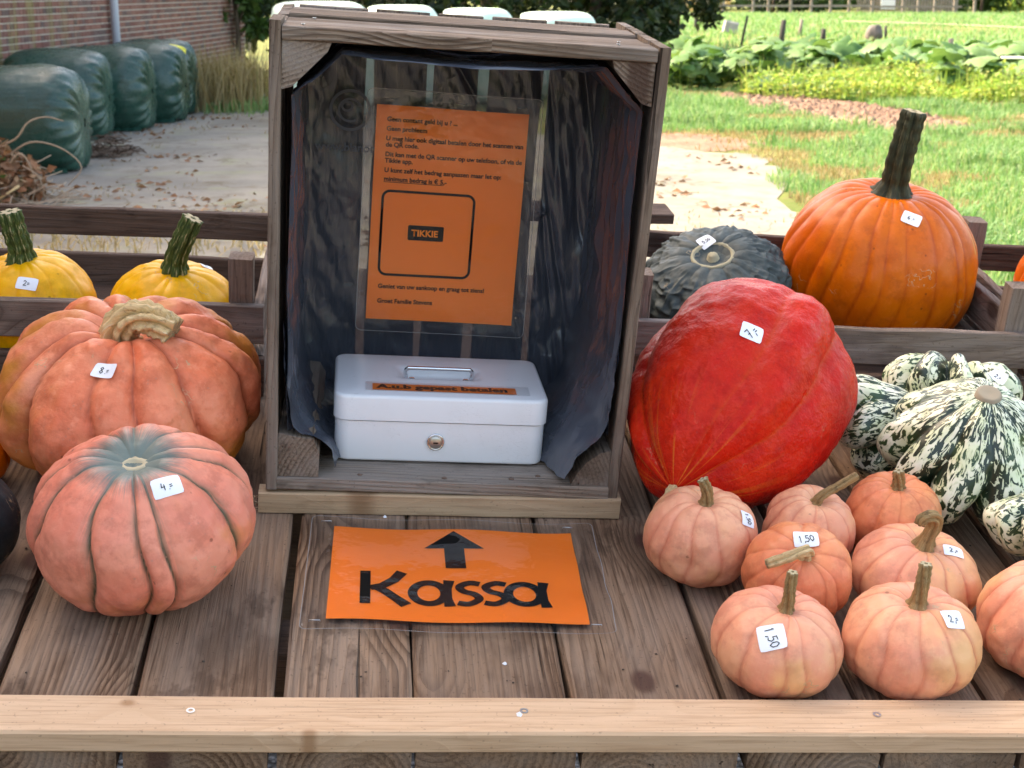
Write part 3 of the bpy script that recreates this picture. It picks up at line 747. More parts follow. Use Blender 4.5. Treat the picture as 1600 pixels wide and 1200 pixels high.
obj('keyhole', pymesh('keyhole', [(-.0032, -.0008, .0042), (.0032, -.0008, .0042), (.0032, .0008, .0042), (-.0032, .0008, .0042), (-.0032, -.0008, .003), (.0032, -.0008, .003), (.0032, .0008, .003), (-.0032, .0008, .003)],
    [(0, 1, 2, 3), (0, 4, 5, 1), (1, 5, 6, 2), (2, 6, 7, 3), (3, 7, 4, 0)]), M_INK, lk)
z0 = lambda x, y: 0.
SMt = Tr((.004, -.0525, .0917)) @ Rz(-.6)
st = obj('paper_strip', wavy(.184, .024, 8, 2, z0, 'paper_strip'), M_ORANGE, cash, SMt); st['label'] = 'orange strip reading A.u.b gepast betalen'
obj('strip_text', text_mesh('A.u.b gepast betalen', .0205, z0, .0004, 'strip_text', -.086, -.0058, .0010), M_INK, st)
obj('strip_film', wavy(.210, .034, 4, 2, z0, 'strip_film'), M_FILM, st, Tr((.004, 0, .0007)))

# ------------------------------------------------------------------ slatted trays behind the crate
def tray(label, u0, u1, v0, v1, left_post=True, right_post=True, seed=0, back_u0=None):
    cu, cv = (u0+u1)/2, (v0+v1)/2
    t = thing('slatted_tray', label, 'tray', T @ Tr((cu, cv, 0)), 'low slatted wooden trays behind the crate')
    W_, D_ = u1-u0, v1-v0; k = [seed]
    def bd(L, Wd, Th, M, mat, nm='slat'):
        k[0] += 1; board(nm, L, Wd, Th, mat, t, M, bev=.0016, seg=8, jit=.0016, seed=k[0])
    for (wc, wd, m) in ((.113, .056, M_TRAYG), (.034, .060, M_TRAY)):
        bd(W_, wd, .014, Tr((0, -D_/2+.007, wc)) @ Rx(90), m)
    for (wc, wd, m) in ((.124, .046, M_TRAY), (.036, .066, M_TRAY)):
        bd(W_, wd, .014, Tr((0, D_/2-.007, wc)) @ Rx(90), m)
    for s in (-1, 1):
        for (wc, wd) in ((.113, .056), (.034, .060)):
            bd(D_-.03, wd, .014, Tr((s*(W_/2-.008), 0, wc)) @ Rz(90) @ Rx(90), M_TRAYG)
        for e in (-1, 1):
            if e > 0 and not left_post: continue
            hgt = .196 if e > 0 else .205
            bd(hgt, .034, .034, Tr((s*(W_/2-.033), e*(D_/2-.032), hgt/2+.002)) @ Ry(-90), M_TRAYG, 'corner_post')
    n = int((D_-.04)/.075)
    for i in range(n):
        bd(W_-.034, .066, .012, Tr((0, -D_/2+.02+.0375+i*(D_-.04)/n, .014)), M_TRAY, 'floor_slat')
    return t
tray('left slatted tray holding the yellow pumpkins', -1.02, -.302, .720, 1.155, left_post=False, seed=200)
tray('right slatted tray holding the large orange pumpkin', .203, .843, .720, 1.155, seed=240)
tray('slatted tray at the right edge of the table', .853, 1.30, .720, 1.155, seed=280)

# ------------------------------------------------------------------ pumpkins and squashes
def body_mesh(R, k, ribs, depth, seed, dip=.12, bdip=.08, sharp=3.0, nth=216, nph=108, boxy=.9, lump=.02, env_top=.7, jit=.3, fine=None, prof=None, gline=8, oval=0.):
    r = np.random.default_rng(seed); th = np.arange(nth)/nth*2*np.pi; ph = np.linspace(0.0001, np.pi-.0001, nph)
    bd = (np.arange(ribs) + r.uniform(-jit, jit, ribs))*2*np.pi/ribs; bd = np.sort(bd); amp = r.uniform(.65, 1.15, ribs)
    ext = np.concatenate([bd, [bd[0]+2*np.pi]])
    TH, PH = np.meshgrid(th, ph); wob = .05*np.sin(PH*2.3+seed)+.03*np.sin(PH*5+TH*2)
    tt = (TH + wob - bd[0]) % (2*np.pi) + bd[0]
    ix = np.clip(np.searchsorted(ext, tt, side='right')-1, 0, ribs-1)
    t = (tt-ext[ix])/(ext[ix+1]-ext[ix]); e = np.abs(2*t-1); ga = (amp[ix]+np.where(t < .5, amp[ix-1], amp[(ix+1) % ribs]))/2
    env = np.where(PH < np.pi/2, env_top+(1-env_top)*np.sin(PH), .35+.65*np.sin(PH))
    s, c = np.sin(PH), np.cos(PH)
    if prof is None:
        rho = R*s**boxy; z = R*k*np.sign(c)*np.abs(c)**.95
    else: rho, z = prof(PH)
    f = 1 - depth*env*ga*e**sharp
    rr = rho/R
    z = z + R*depth*.45*(1-e**2)*np.exp(-((rr-.42)/.22)**2)*(c > 0) - dip*R*np.exp(-(rr/.24)**2)*(c > 0) + bdip*R*np.exp(-(rr/.3)**2)*(c < 0)
    rho = rho*f
    X = np.stack([np.sin(TH)*rho*(1+oval), np.cos(TH)*rho*(1-oval), z], -1).reshape(-1, 3)
    n = X/(np.linalg.norm(X, axis=1, keepdims=True)+1e-9)
    q = n*2.2 + seed; X = X + n*(R*lump*fbm(q, 3, seed))[:, None]
    if fine is not None: X = X + n*fine(TH.ravel(), PH.ravel(), X, e.ravel())[:, None]
    return npmesh('body', X, grid_faces(nth, nph, True), {'groove': (e**gline*env*ga).ravel(), 'lat': (PH/np.pi).ravel(), 'ang': TH.ravel(), 'rib': e.ravel()})
def skin(name, a, b, groove, gamt, patch=None, pamt=.5, top=None, top_lo=.04, top_hi=.16, rough=.42, bumpS=60, bumpA=.12, speck=.3, streak=None, spec=.25, pscale=9.0, coat=0., cork=.7, low=None, halo=None):
    g = G(name); o = g.obj(); rn = g.rnd(); o2 = g.vm('ADD', o, g.comb(g.m('MULTIPLY', rn, 9.), rn, rn))
    gr = g.at('groove'); lat = g.at('lat'); ang = g.at('ang'); rib = g.at('rib')
    n1 = g.noise(o2, pscale, 4, .6); n2 = g.noise(o2, 34, 4, .65)
    sv = g.comb(g.m('MULTIPLY', ang, 9.0), g.m('MULTIPLY', lat, 2.0), rn); mer = g.noise(sv, 4.0, 4, .65)
    c = g.mix(g.ss(n1, .36, .66), a, b)
    c = g.mix(g.ss(mer, .42, .75, 0, .30), c, b)
    c = g.mix(g.ss(n2, .46, .66, 0, .6), c, tuple(x*.72 for x in a)); n5 = g.noise(o2, 90, 3, .7); c = g.mix(g.ss(n5, .52, .72, 0, .28), c, tuple(min(.9, x*1.15+.03) for x in b))
    if patch is not None:
        n3 = g.noise(g.vm('ADD', o2, (3.1, 1.7, .4)), pscale*.7, 4, .6); c = g.mix(g.ss(n3, .52, .66, 0, pamt), c, patch)
    if low is not None:
        lc, l0, l1 = low; ln_ = g.m('ADD', lat, g.m('MULTIPLY', g.m('SUBTRACT', n1, .5), .7)); c = g.mix(g.ss(ln_, l0, l1, 0, .9), c, lc)
    if halo is not None:
        hw = g.m('MULTIPLY', g.m('POWER', rib, 7.0), g.ss(g.noise(sv, 2.5, 3, .6), .40, .54)); c = g.mix(g.m('MULTIPLY', g.m('MULTIPLY', hw, g.ss(lat, .85, .2)), .95), c, halo)
    gm = g.m('MULTIPLY', g.ss(gr, .05, .95), g.ss(mer, .25, .6, .35, 1.0))
    c = g.mix(g.m('MULTIPLY', gm, gamt), c, groove)
    if top is not None:
        tl = g.m('ADD', lat, g.m('MULTIPLY', g.m('SUBTRACT', mer, .5), .16)); tl = g.m('SUBTRACT', tl, g.m('MULTIPLY', gr, .07))
        c = g.mix(g.ss(tl, top_hi, top_lo), c, top)
    if streak is not None:
        sc, lo, hi = streak
        ms = g.noise(g.comb(g.m('MULTIPLY', ang, 3.2), g.m('MULTIPLY', lat, .8), 1.), 3.0, 3, .6)
        c = g.mix(g.m('MULTIPLY', g.ss(ms, .55, .63, 0, .75), g.ss(lat, hi, lo)), c, sc)
    sp = g.vor(o2, 120, 'F1'); c = g.mix(g.m('MULTIPLY', g.ss(sp, .22, .08), g.ss(n2, .5, .62, 0, speck)), c, tuple(min(1, x*.55+.05) for x in b))
    ck = g.noise(g.vm('ADD', o2, (5., 2., 8.)), 30, 3, .6); cm = g.m('MULTIPLY', g.ss(g.m('ABSOLUTE', g.m('SUBTRACT', ck, .5)), .012, .003), g.ss(g.noise(g.vm('ADD', o2, (2., 9., 4.)), 16, 3), .60, .68, 0, cork))
    c = g.mix(cm, c, (.52, .36, .20))
    dk = g.vor(g.vm('ADD', o2, (1., 4., 2.)), 38, 'F1'); c = g.mix(g.m('MULTIPLY', g.ss(dk, .10, .05), g.ss(n2, .46, .56, 0, cork)), c, tuple(x*.35 for x in a))
    nf = g.noise(o2, bumpS, 4, .6); nb = g.bump(nf, bumpA, .006); nb = g.bump(g.noise(o2, 300, 3, .6), .22, .0012, nb); nb = g.bump(cm, .4, .001, nb)
    ro = g.ss(n2, .3, .7, rough-.07, rough+.12)
    return g.done(c, ro, nb, spec, Coat_Weight=coat, Coat_Roughness=.25)
S_PINK = skin('pink_pumpkin_skin', (.80, .30, .185), (.82, .40, .225), (.55, .14, .08), .75, (.82, .47, .18), .5, bumpA=.12, speck=.4)
S_PINK2 = skin('orange_pink_skin', (.78, .215, .10), (.80, .31, .13), (.50, .10, .04), .6, (.76, .38, .10), .65, bumpA=.10, speck=.4)
S_SALM = skin('salmon_pumpkin_skin', (.76, .17, .075), (.78, .27, .145), (.30, .045, .015), .8, (.52, .19, .022), .85, low=((.62, .20, .02), .42, .72), bumpA=.36, speck=.5, pscale=7)
S_PEACH = skin('peach_pumpkin_skin', (.78, .225, .145), (.80, .29, .19), (.065, .065, .035), 1.0, (.78, .29, .085), .5, top=(.155, .185, .16), top_lo=.05, top_hi=.17, halo=(.17, .17, .115), bumpA=.18, speck=.6)
S_YEL = skin('yellow_pumpkin_skin', (.88, .43, .008), (.88, .37, .006), (.70, .26, .004), .5, None, bumpA=.05, speck=.1, rough=.38)
S_ORA = skin('orange_pumpkin_skin', (.60, .10, .002), (.64, .13, .003), (.40, .05, .002), .85, (.52, .075, .002), .7, bumpA=.10, rough=.36, speck=.25)
S_RED = skin('red_squash_skin', (.58, .012, .007), (.62, .03, .009), (.60, .07, .012), .5, (.42, .006, .005), .6, bumpS=80, bumpA=.55, rough=.30, streak=((.72, .17, .025), .05, .34), spec=.12, cork=.25)
S_WART = skin('grey_green_skin', (.052, .068, .066), (.082, .098, .092), (.02, .026, .025), .7, (.04, .052, .05), .5, rough=.55, bumpA=.2, speck=.2)
S_DARK = skin('dark_green_skin', (.012, .017, .019), (.018, .023, .024), (.008, .01, .01), .4, rough=.5, bumpA=.05, speck=.1)
def speckled():
    g = G('speckled_squash_skin'); ang = g.at('ang'); lat = g.at('lat'); gr = g.at('groove'); rn = g.rnd(); o = g.obj()
    v = g.comb(g.m('MULTIPLY', ang, 5.4), g.m('MULTIPLY', lat, 7.0), g.m('MULTIPLY', rn, 40.))
    n = g.noise(v, 2.6, 3, .55, .9); big = g.noise(o, 14, 2)
    th = g.m('SUBTRACT', g.m('ADD', .535, g.m('MULTIPLY', g.m('SUBTRACT', big, .5), .30)), g.m('MULTIPLY', gr, .20))
    d = g.m('SUBTRACT', n, th); k = g.ss(d, -.008, .012)
    base = g.mix(g.ss(g.noise(o, 26, 3), .4, .65), (.74, .73, .57), (.66, .70, .46))
    base = g.mix(g.m('MULTIPLY', g.ss(d, -.075, -.005), .45), base, (.34, .45, .16))
    c = g.mix(k, base, g.mix(g.ss(big, .4, .6), (.012, .026, .014), (.03, .07, .022)))
    return g.done(c, .33, g.bump(g.noise(o, 55, 3), .06, .005), .5)
S_SPK = speckled()
def stem_mat(name, a, b, c_, dark, grooves=16):
    g = G(name); l = g.at('len'); an = g.at('ang'); o = g.obj()
    n = g.noise(g.comb(g.m('MULTIPLY', an, 3.5), g.m('MULTIPLY', l, 2.2), 0.), 2.2, 4, .65); f = g.noise(o, 130, 4, .7)
    c = g.mix(g.ss(n, .40, .62), a, b); c = g.mix(g.ss(n, .55, .66, 0, .85), c, c_); c = g.mix(g.ss(f, .5, .75, 0, .7), c, dark)
    h = g.m('ADD', n, g.m('MULTIPLY', f, .4))
    return g.done(c, .62, g.bump(h, .9, .0035), .3)
ST_GREEN = stem_mat('green_stem', (.040, .07, .016), (.10, .15, .03), (.55, .46, .26), (.015, .025, .008))
ST_DARK = stem_mat('dark_stem', (.030, .034, .016), (.055, .055, .024), (.13, .11, .055), (.010, .011, .006))
ST_TAN = stem_mat('tan_stem', (.78, .55, .29), (.64, .43, .19), (.84, .68, .44), (.24, .13, .055))
ST_CORK = stem_mat('brown_stem', (.46, .29, .125), (.30, .18, .07), (.60, .44, .24), (.08, .042, .018))
M_CUT = paper('cut_stem_end', (.42, .34, .20), .85)
def stem(parent, ctrl, r0, r1, ridges, mat, depth=.3, seed=0, flare=1.6, twist=.6, n=22, sides=40, rough=.03, cap=M_CUT, hole=True):
    P = spline(ctrl, n); R = []
    for i in range(n):
        t = i/(n-1); R.append((r0+(r1-r0)*t)*(1+(flare-1)*math.exp(-(t/.13)**2))*(1+.05*math.sin(i*1.7+seed)))
    me, end = tube_mesh('stem', P, R, sides, ridges, depth, twist, True, seed, rough)
    so = obj('stem', me, mat, parent)
    c = sum(end, Vector())/len(end); ax = (P[-1]-P[-2]).normalized()
    V = [c + (e-c)*.86 + ax*.0006 for e in end] + [c + (e-c)*.30 + ax*.0010 for e in end] + [c + (e-c)*.2 - ax*r1*.5 for e in end]
    m = len(end); F = [(k, (k+1) % m, m+(k+1) % m, m+k) for k in range(m)] + [(m+k, m+(k+1) % m, 2*m+(k+1) % m, 2*m+k) for k in range(m)] + [tuple(range(2*m, 3*m))]
    obj('cut_end', pymesh('cut_end', V, F), cap, so); return so
DIG = {'0': [[(.5, 1), (.2, .8), (.15, .35), (.4, 0), (.75, .2), (.8, .65), (.5, 1)]], '1': [[(.35, .8), (.55, 1), (.45, 0)]],
       '2': [[(.15, .75), (.4, 1), (.75, .8), (.6, .45), (.15, .05), (.85, .05)]], '4': [[(.3, 1), (.15, .45), (.75, .5)], [(.65, .8), (.6, 0)]],
       '5': [[(.85, 1), (.3, 1), (.25, .58), (.65, .6), (.8, .3), (.5, 0), (.15, .1)]], '6': [[(.7, 1), (.3, .6), (.2, .2), (.5, 0), (.75, .25), (.5, .45), (.25, .3)]],
       '7': [[(.1, .95), (.8, 1), (.35, 0)], [(.25, .5), (.7, .52)]], '8': [[(.5, .55), (.2, .8), (.5, 1), (.75, .8), (.5, .55), (.2, .25), (.5, 0), (.8, .25), (.5, .55)]],
       ',': [[(.5, .15), (.35, -.15)]], '.': [[(.42, .06), (.5, -.02)]], '=': [[(.1, .55), (.6, .6)], [(.1, .3), (.6, .35)]], '-': [[(.1, .45), (.7, .45)]]}
def price(parent, MW, me, px, py, text, wd=.024, hd=.021, rot=0, trot=0, ts=.0075, inkw=.0009):
    """paper price label stuck on the skin, bent to follow it"""
    bv = BVHTree.FromPolygons([v.co for v in me.vertices], [tuple(p.vertices) for p in me.polygons])
    MI = MW.inverted(); org = MI @ Vector((0, 0, CAMH)); dr = (MI.to_3x3() @ ray(px, py)).normalized()
    hit, nr, _, _ = bv.ray_cast(org, dr)
    if hit is None: print('PRICE MISSED', px, py); return
    ns = Vector()
    up0 = MI.to_3x3() @ (CAMM @ Vector((0, -1, 0)))
    for a in (-1, 0, 1):
        for b in (-1, 0, 1):
            h2 = bv.find_nearest(hit + Vector((a, b, a*b))*.006)[1]; ns += h2
    nr = ns.normalized(); up = (up0 - nr*up0.dot(nr)).normalized(); rt = up.cross(nr)
    cr, sr = math.cos(rad(rot)), math.sin(rad(rot)); ex, ey = rt*cr+up*sr, up*cr-rt*sr
    S = []; Z = []
    for a in np.linspace(-wd/2, wd/2, 7):
        for b in np.linspace(-hd/2, hd/2, 7):
            q = hit + ex*a + ey*b + nr*.05; h2 = bv.ray_cast(q, -nr, .2)[0]
            if h2 is None: continue
            S.append((1, a, b, a*a, a*b, b*b)); Z.append(.05-(q-h2).length)
    co = np.linalg.lstsq(np.array(S), np.array(Z), rcond=None)[0]; res = np.array(Z)-np.array(S)@co
    lift = min(max(res.max(), 0)*.7, .0025) + .0005
    hf = lambda a, b: float(np.dot(co, (1, a, b, a*a, a*b, b*b))) + lift
    LM_ = Matrix(((ex.x, ey.x, nr.x, hit.x), (ex.y, ey.y, nr.y, hit.y), (ex.z, ey.z, nr.z, hit.z), (0, 0, 0, 1)))
    cj = random.Random(int(px*py)); nx = 6; V = []; F = []
    for j in range(nx+1):
        for i in range(nx+1):
            a = wd*(i/nx-.5); b = hd*(j/nx-.5)
            if i in (0, nx) and j in (0, nx): a *= .94; b *= .94
            a += .0012*(j/nx-.5)*cj.uniform(.5, 1.5); V.append((a, b, hf(a, b) + .0006*abs(i/nx-.5)*2))
    for j in range(nx):
        for i in range(nx): q = j*(nx+1)+i; F.append((q, q+1, q+nx+2, q+nx+1))
    lab = obj('price_label', pymesh('price_label', V, F, True), M_PAPER, parent, LM_)
    strips = []; x = 0; tot = sum(.45 if ch in ',.' else .85 for ch in text)*ts*.8
    ca, sa = math.cos(rad(trot)), math.sin(rad(trot)); x = -tot/2
    for ch in text:
        adv = (.45 if ch in ',.' else .85)*ts*.8
        for st_ in DIG[ch]:
            pp = []
            for (a, b), (a2, b2) in zip(st_[:-1], st_[1:]): pp += [(a+(a2-a)*f_, b+(b2-b)*f_) for f_ in (0, .34, .67)]
            pp.append(st_[-1]); qq = [(x+a*ts*.75, (b-.5)*ts) for a, b in pp]
            strips.append(ribbon([(a*ca-b*sa, a*sa+b*ca) for a, b in qq], inkw))
        x += adv
    obj('price_text', flatpoly(strips, lambda a, b: hf(a, b)+.0006*min(1, abs(a/wd)*2), .0005, 'price_text'), M_INK, lab)
def place(name, label, cat, me, mat, u, v, w0=0., tilt=(0, 0), yaw=0., group=None, touch=True):
    """tilt[0]: degrees the top leans towards the customer, tilt[1]: degrees it leans left"""
    Rm = Rx(tilt[0]) @ Ry(-tilt[1]) @ Rz(yaw)
    A = np.empty(len(me.vertices)*3, np.float32); me.vertices.foreach_get('co', A); A = A.reshape(-1, 3) @ np.array(Rm.to_3x3()).T
    MW = T @ Tr((u, v, w0 - float(A[:, 2].min()) - .0015)) @ Rm
    t = thing(name, label, cat, MW, group); obj('body', me, mat, t); return t, MW
def top_z(me, nth=216): return float(np.mean([me.vertices[i].co.z for i in range(nth)]))

# big salmon pumpkin with a fat curled stem
me = body_mesh(.166, .625, 13, .12, 3, dip=.16, sharp=2.6, lump=.05, boxy=.82, env_top=.85, nth=280, nph=140, fine=lambda th, ph, X, e: .0016*fbm(X*55, 3, 3), gline=6)
t, MW = place('pumpkin', 'large flattened salmon-orange pumpkin with fat curled corky stem', 'pumpkin', me, S_SALM, -.452, .498, tilt=(7, 0))
z = top_z(me, 280)
stem(t, [(-.008, -.006, z-.012), (-.010, -.010, z+.018), (.010, -.014, z+.040), (.036, -.020, z+.040), (.060, -.030, z+.030)], .0245, .0205, 8, ST_TAN, .60, 3, 1.25, 1.9, 34, 72, .09)
price(t, MW, me, 166, 581, '8.=', .029, .020, 3, 0, .0085)
# peach pumpkin, green around the scar
me = body_mesh(.1185, .73, 12, .095, 11, dip=.09, sharp=4.0, lump=.035, boxy=.84, nth=440, nph=180, gline=11, jit=.34, fine=lambda th, ph, X, e: .0007*fbm(X*70, 3, 9))
t, MW = place('pumpkin', 'peach-pink ribbed pumpkin with blue-green crown and no stem', 'pumpkin', me, S_PEACH, -.396, .195, tilt=(12, 3))
z = top_z(me, 440)
V = []; F = []; r = random.Random(4)
for rr_, zz in ((.0165, -.001), (.0150, .003), (.0085, .0035), (.0055, -.001)):
    V += [(rr_*(1+.22*math.sin(2*a+1)+.1*r.random())*math.cos(a), rr_*(1+.1*r.random())*.72*math.sin(a), z+zz+.001*r.random()) for a in [k*math.pi/10 for k in range(20)]]
for i in range(3): F += [(i*20+k, i*20+(k+1) % 20, (i+1)*20+(k+1) % 20, (i+1)*20+k) for k in range(20)]
F.append(tuple(range(60, 80))); obj('stem_scar', pymesh('stem_scar', V, F, True), paper('corky_scar', (.52, .42, .27), .85), t)
price(t, MW, me, 261, 760, '4.=', .0315, .0225, 14, 0, .0085)
# yellow pumpkins in the left tray
for lab, u, v, R, k, sd, tl, ctrl, pr in (
    ('yellow pumpkin at the left edge of its tray, price label in front', -.645, .823, .0895, .80, 21, (6, 6), [(0, 0, -.004), (.001, 0, .02), (-.002, 0, .045), (-.003, .002, .073)], (42, 443, '2=', .029, .019, -8, 0, .008)),
    ('yellow pumpkin between the post and the other yellow one', -.4414, .830, .0905, .75, 22, (6, -3), [(0, 0, -.004), (.003, 0, .025), (.013, 0, .055), (.024, .004, .084)], (322, 417, '2=', .02, .014, -25, 0, .006))):
    me = body_mesh(R*1.04, k, 14, .035, sd, dip=.05, sharp=2.5, lump=.03, boxy=.84)
    t, MW = place('pumpkin', lab, 'pumpkin', me, S_YEL, u, v, .021, tl, group=None); z = top_z(me)
    stem(t, [(a, b, z+c) for a, b, c in ctrl], .0185, .0165, 7, ST_GREEN, .38, sd, 1.35, .1, rough=0)
    price(t, MW, me, *pr)
# big orange pumpkin in the right tray
me = body_mesh(.157, .87, 22, .027, 31, dip=.10, sharp=2.2, lump=.02, boxy=.80, jit=.33, nth=264, nph=132, gline=5)
t, MW = place('pumpkin', 'large bright orange pumpkin with tall dark stem in the right tray', 'pumpkin', me, S_ORA, .674, .985, .021, (5, 0)); z = top_z(me, 264)
stem(t, [(0, 0, z-.006), (.001, 0, z+.025), (.002, 0, z+.07), (.006, .002, z+.108), (.010, .004, z+.140)], .0235, .019, 6, ST_DARK, .34, 5, 2.1, .5, 30, 60)
price(t, MW, me, 1424, 342, '6.=', .030, .024, -24, 0, .008)
me = body_mesh(.12, .85, 18, .06, 33, dip=.1, sharp=2.2, boxy=.82)
t, MW = place('pumpkin', 'orange pumpkin cut off by the right edge, in the last tray', 'pumpkin', me, S_ORA, 1.018, .93, .045, (3, 0)); z = top_z(me)
stem(t, [(0, 0, z-.004), (.004, 0, z+.03), (.012, 0, z+.06)], .016, .014, 6, ST_DARK, .3, 6, 1.7)
# warty grey-green squash
def warts(th, ph, X, e):
    q = np.stack([np.cos(th)*4.5, np.sin(th)*4.5, ph*3.4], 1)
    n = fbm(q*1.5, 2, 41); ridge = 1-np.abs(vn(np.stack([np.cos(th)*9, np.sin(th)*9, ph*6.5], 1), 5))*1.6
    return (.0065*np.maximum(ridge, 0)**1.2 + .003*n)*np.clip((ph-.35)*2.2, 0, 1)
me = body_mesh(.118, .52, 13, .05, 41, dip=.17, sharp=2, lump=.03, boxy=.80, nth=320, nph=160, fine=warts)
t, MW = place('squash', 'dark grey-green warty squash behind the red one', 'squash', me, S_WART, .398, .945, .045, (16, 14)); z = top_z(me, 320)
V = []; F = []; r = random.Random(8)
for rr_, zz in ((.035, .010), (.034, .016), (.029, .0165), (.027, .010), (.010, .008), (.0075, .016), (.004, .0175)):
    V += [(rr_*(1+.06*r.random())*math.cos(a), rr_*(1+.06*r.random())*math.sin(a), z+zz+.001*r.random()) for a in [k*math.pi/14 for k in range(28)]]
for i in range(6): F += [(i*28+k, i*28+(k+1) % 28, (i+1)*28+(k+1) % 28, (i+1)*28+k) for k in range(28)]
F.append(tuple(range(6*28, 7*28)))
sm = pymesh('stem_scar', V, F, True); sm.materials.append(paper('pale_scar', (.34, .30, .19), .8)); sm.materials.append(S_WART)
for p in sm.polygons: p.material_index = 1 if 3*28 <= p.index < 4*28 else 0
obj('stem_scar', sm, None, t)
price(t, MW, me, 1103, 377, '5,50', .026, .024, 38, 0, .006)
# red squash lying with its pointed stem end towards the customer
def rprof(PH):
    s, c = np.sin(PH), np.cos(PH); R = .141
    k = np.clip((np.pi/2-PH)/(np.pi/2), 0, 1)
    return R*s**(.88+.55*k), np.where(c > 0, .215*np.sign(c)*np.abs(c)**1.0, -.138*np.abs(c)**.95)
me = body_mesh(.144, 1, 6, .125, 53, dip=-.05, bdip=.10, sharp=1.8, lump=.03, prof=rprof, env_top=.55, nth=280, nph=150, gline=14, jit=.28,
               fine=lambda th, ph, X, e: .0016*fbm(X*46, 4, 53)*np.clip((ph-.5)*1.2, 0, 1))
ax = Vector((-.545, -.79, -.28)).normalized(); xx = Vector((1, 0, 0)); xx = (xx-ax*xx.dot(ax)).normalized(); yy = ax.cross(xx)
Rm = Matrix(((xx.x, yy.x, ax.x, 0), (xx.y, yy.y, ax.y, 0), (xx.z, yy.z, ax.z, 0), (0, 0, 0, 1))) @ Rz(-62)
A = np.array([v.co[:] for v in me.vertices]) @ np.array(Rm.to_3x3()).T
MW = T @ Tr((.338, .482, -float(A[:, 2].min())-.0015)) @ Rm
t = thing('squash', 'big glossy red squash lying with its pointed stem end forward', 'squash', MW); obj('body', me, S_RED, t)
z = top_z(me, 280)
stem(t, [(0, 0, z-.006), (0, 0, z+.008), (.001, .001, z+.018)], .0085, .0075, 5, ST_TAN, .2, 3, 1.2, .2, 8, 24)
price(t, MW, me, 1174, 520, '7,=', .0285, .0285, -33, 62, .0125, .0012)
# small pink pumpkins in the right foreground
SG = 'small pink pumpkins on the right of the table'
def pk(lab, u, v, R, k, sd, tl, ctrl, r0, r1, sm_, pr=None, mat=S_PINK, ribs=11, depth=.055, yaw=0.):
    me = body_mesh(R, k, ribs, depth, sd, dip=.13, sharp=2.6, lump=.03, boxy=.80, env_top=.8, gline=5)
    t, MW = place('small_pumpkin', lab, 'pumpkin', me, mat, u, v, 0., tl, yaw, SG); z = top_z(me)
    stem(t, [(a, b, z+c) for a, b, c in ctrl], r0, r1, 5, sm_, .46, sd, 2.0, .9, rough=.06)
    if pr: price(t, MW, me, *pr)
pk('small pink pumpkin left of its group, touching the red squash tip', .2405, .246, .0668, .79, 61, (6, 0), [(0, 0, -.004), (0, 0, .012), (-.003, .0, .024), (-.008, .002, .034)], .0072, .0065, ST_CORK, (1168, 811, '1,50', .020, .020, -22, -75, .0062))
pk('small pink pumpkin with long slanting stem, right below the red squash', .377, .267, .0555, .92, 62, (12, 0), [(0, 0, -.004), (.004, 0, .010), (.022, .004, .022), (.046, .012, .034)], .0060, .0052, ST_CORK)
pk('small orange-pink pumpkin tucked under the speckled squash', .497, .312, .0605, .80, 63, (8, 4), [(0, 0, -.004), (-.001, 0, .012), (-.003, 0, .026)], .0085, .007, ST_CORK, None, S_PINK2)
pk('small orange-pink pumpkin with stem bent left, in the middle of its group', .3325, .158, .0625, .76, 64, (30, 3), [(0, 0, -.004), (.001, 0, .010), (-.008, -.006, .019), (-.024, -.012, .018), (-.047, -.018, .014)], .0078, .0062, ST_TAN, (1259, 843, '1,50', .0285, .0195, 4, 8, .0078), S_PINK2)
pk('small pink pumpkin with hooked stem, beside the speckled squash', .4795, .178, .0745, .62, 65, (6, -2), [(0, 0, -.004), (.002, 0, .014), (.006, 0, .034), (.000, -.004, .046), (-.013, -.007, .046), (-.016, -.008, .038)], .0095, .0066, ST_CORK, (1490, 861, '2,=', .024, .018, -24, 0, .007))
pk('front left pink pumpkin against the pine rail, label turned sideways', .2785, .0300, .0695, .70, 66, (4, -4), [(0, 0, -.005), (0, 0, .014), (-.002, .0, .028), (-.003, .002, .047)], .0075, .0064, ST_CORK, (1206, 996, '1,50', .0285, .027, 13, -82, .0095))
pk('front pink pumpkin against the pine rail with label at upper right', .4237, .0320, .0728, .715, 67, (2, 2), [(0, 0, -.005), (.001, 0, .016), (.001, 0, .034), (.002, .002, .050)], .0088, .0076, ST_CORK, (1489, 968, '2,=', .026, .0215, -9, 0, .0085))
pk('pink pumpkin cut off by the right edge near the rail', .588, .062, .075, .78, 68, (3, 0), [(0, 0, -.005), (.003, 0, .016), (.008, 0, .04)], .0085, .007, ST_CORK)
# dark and orange ones at the left edge
me = body_mesh(.075, .80, 10, .02, 71, dip=.05)
t, MW = place('squash', 'near-black smooth squash at the left edge of the table', 'squash', me, S_DARK, -.612, .232, 0, (8, 0)); z = top_z(me)
stem(t, [(0, 0, z-.003), (0, 0, z+.02), (.004, 0, z+.035)], .008, .007, 5, ST_CORK, .3, 7)
for j, (u, v, lab) in enumerate(((-.645, .440, 'small orange gourd at the left edge, nearer the dark squash'), (-.652, .512, 'small orange gourd at the left edge, nearer the salmon pumpkin'))):
    me = body_mesh(.050-.004*j, .72, 11, .06, 72+j, dip=.1); t, MW = place('gourd', lab, 'gourd', me, S_ORA, u-.01*j, v+.035*j, 0, (0, 0), group='small orange gourds'); z = top_z(me)
    stem(t, [(0, 0, z-.003), (0, 0, z+.012), (.003, 0, z+.022)], .005, .004, 5, ST_CORK, .3, 7)
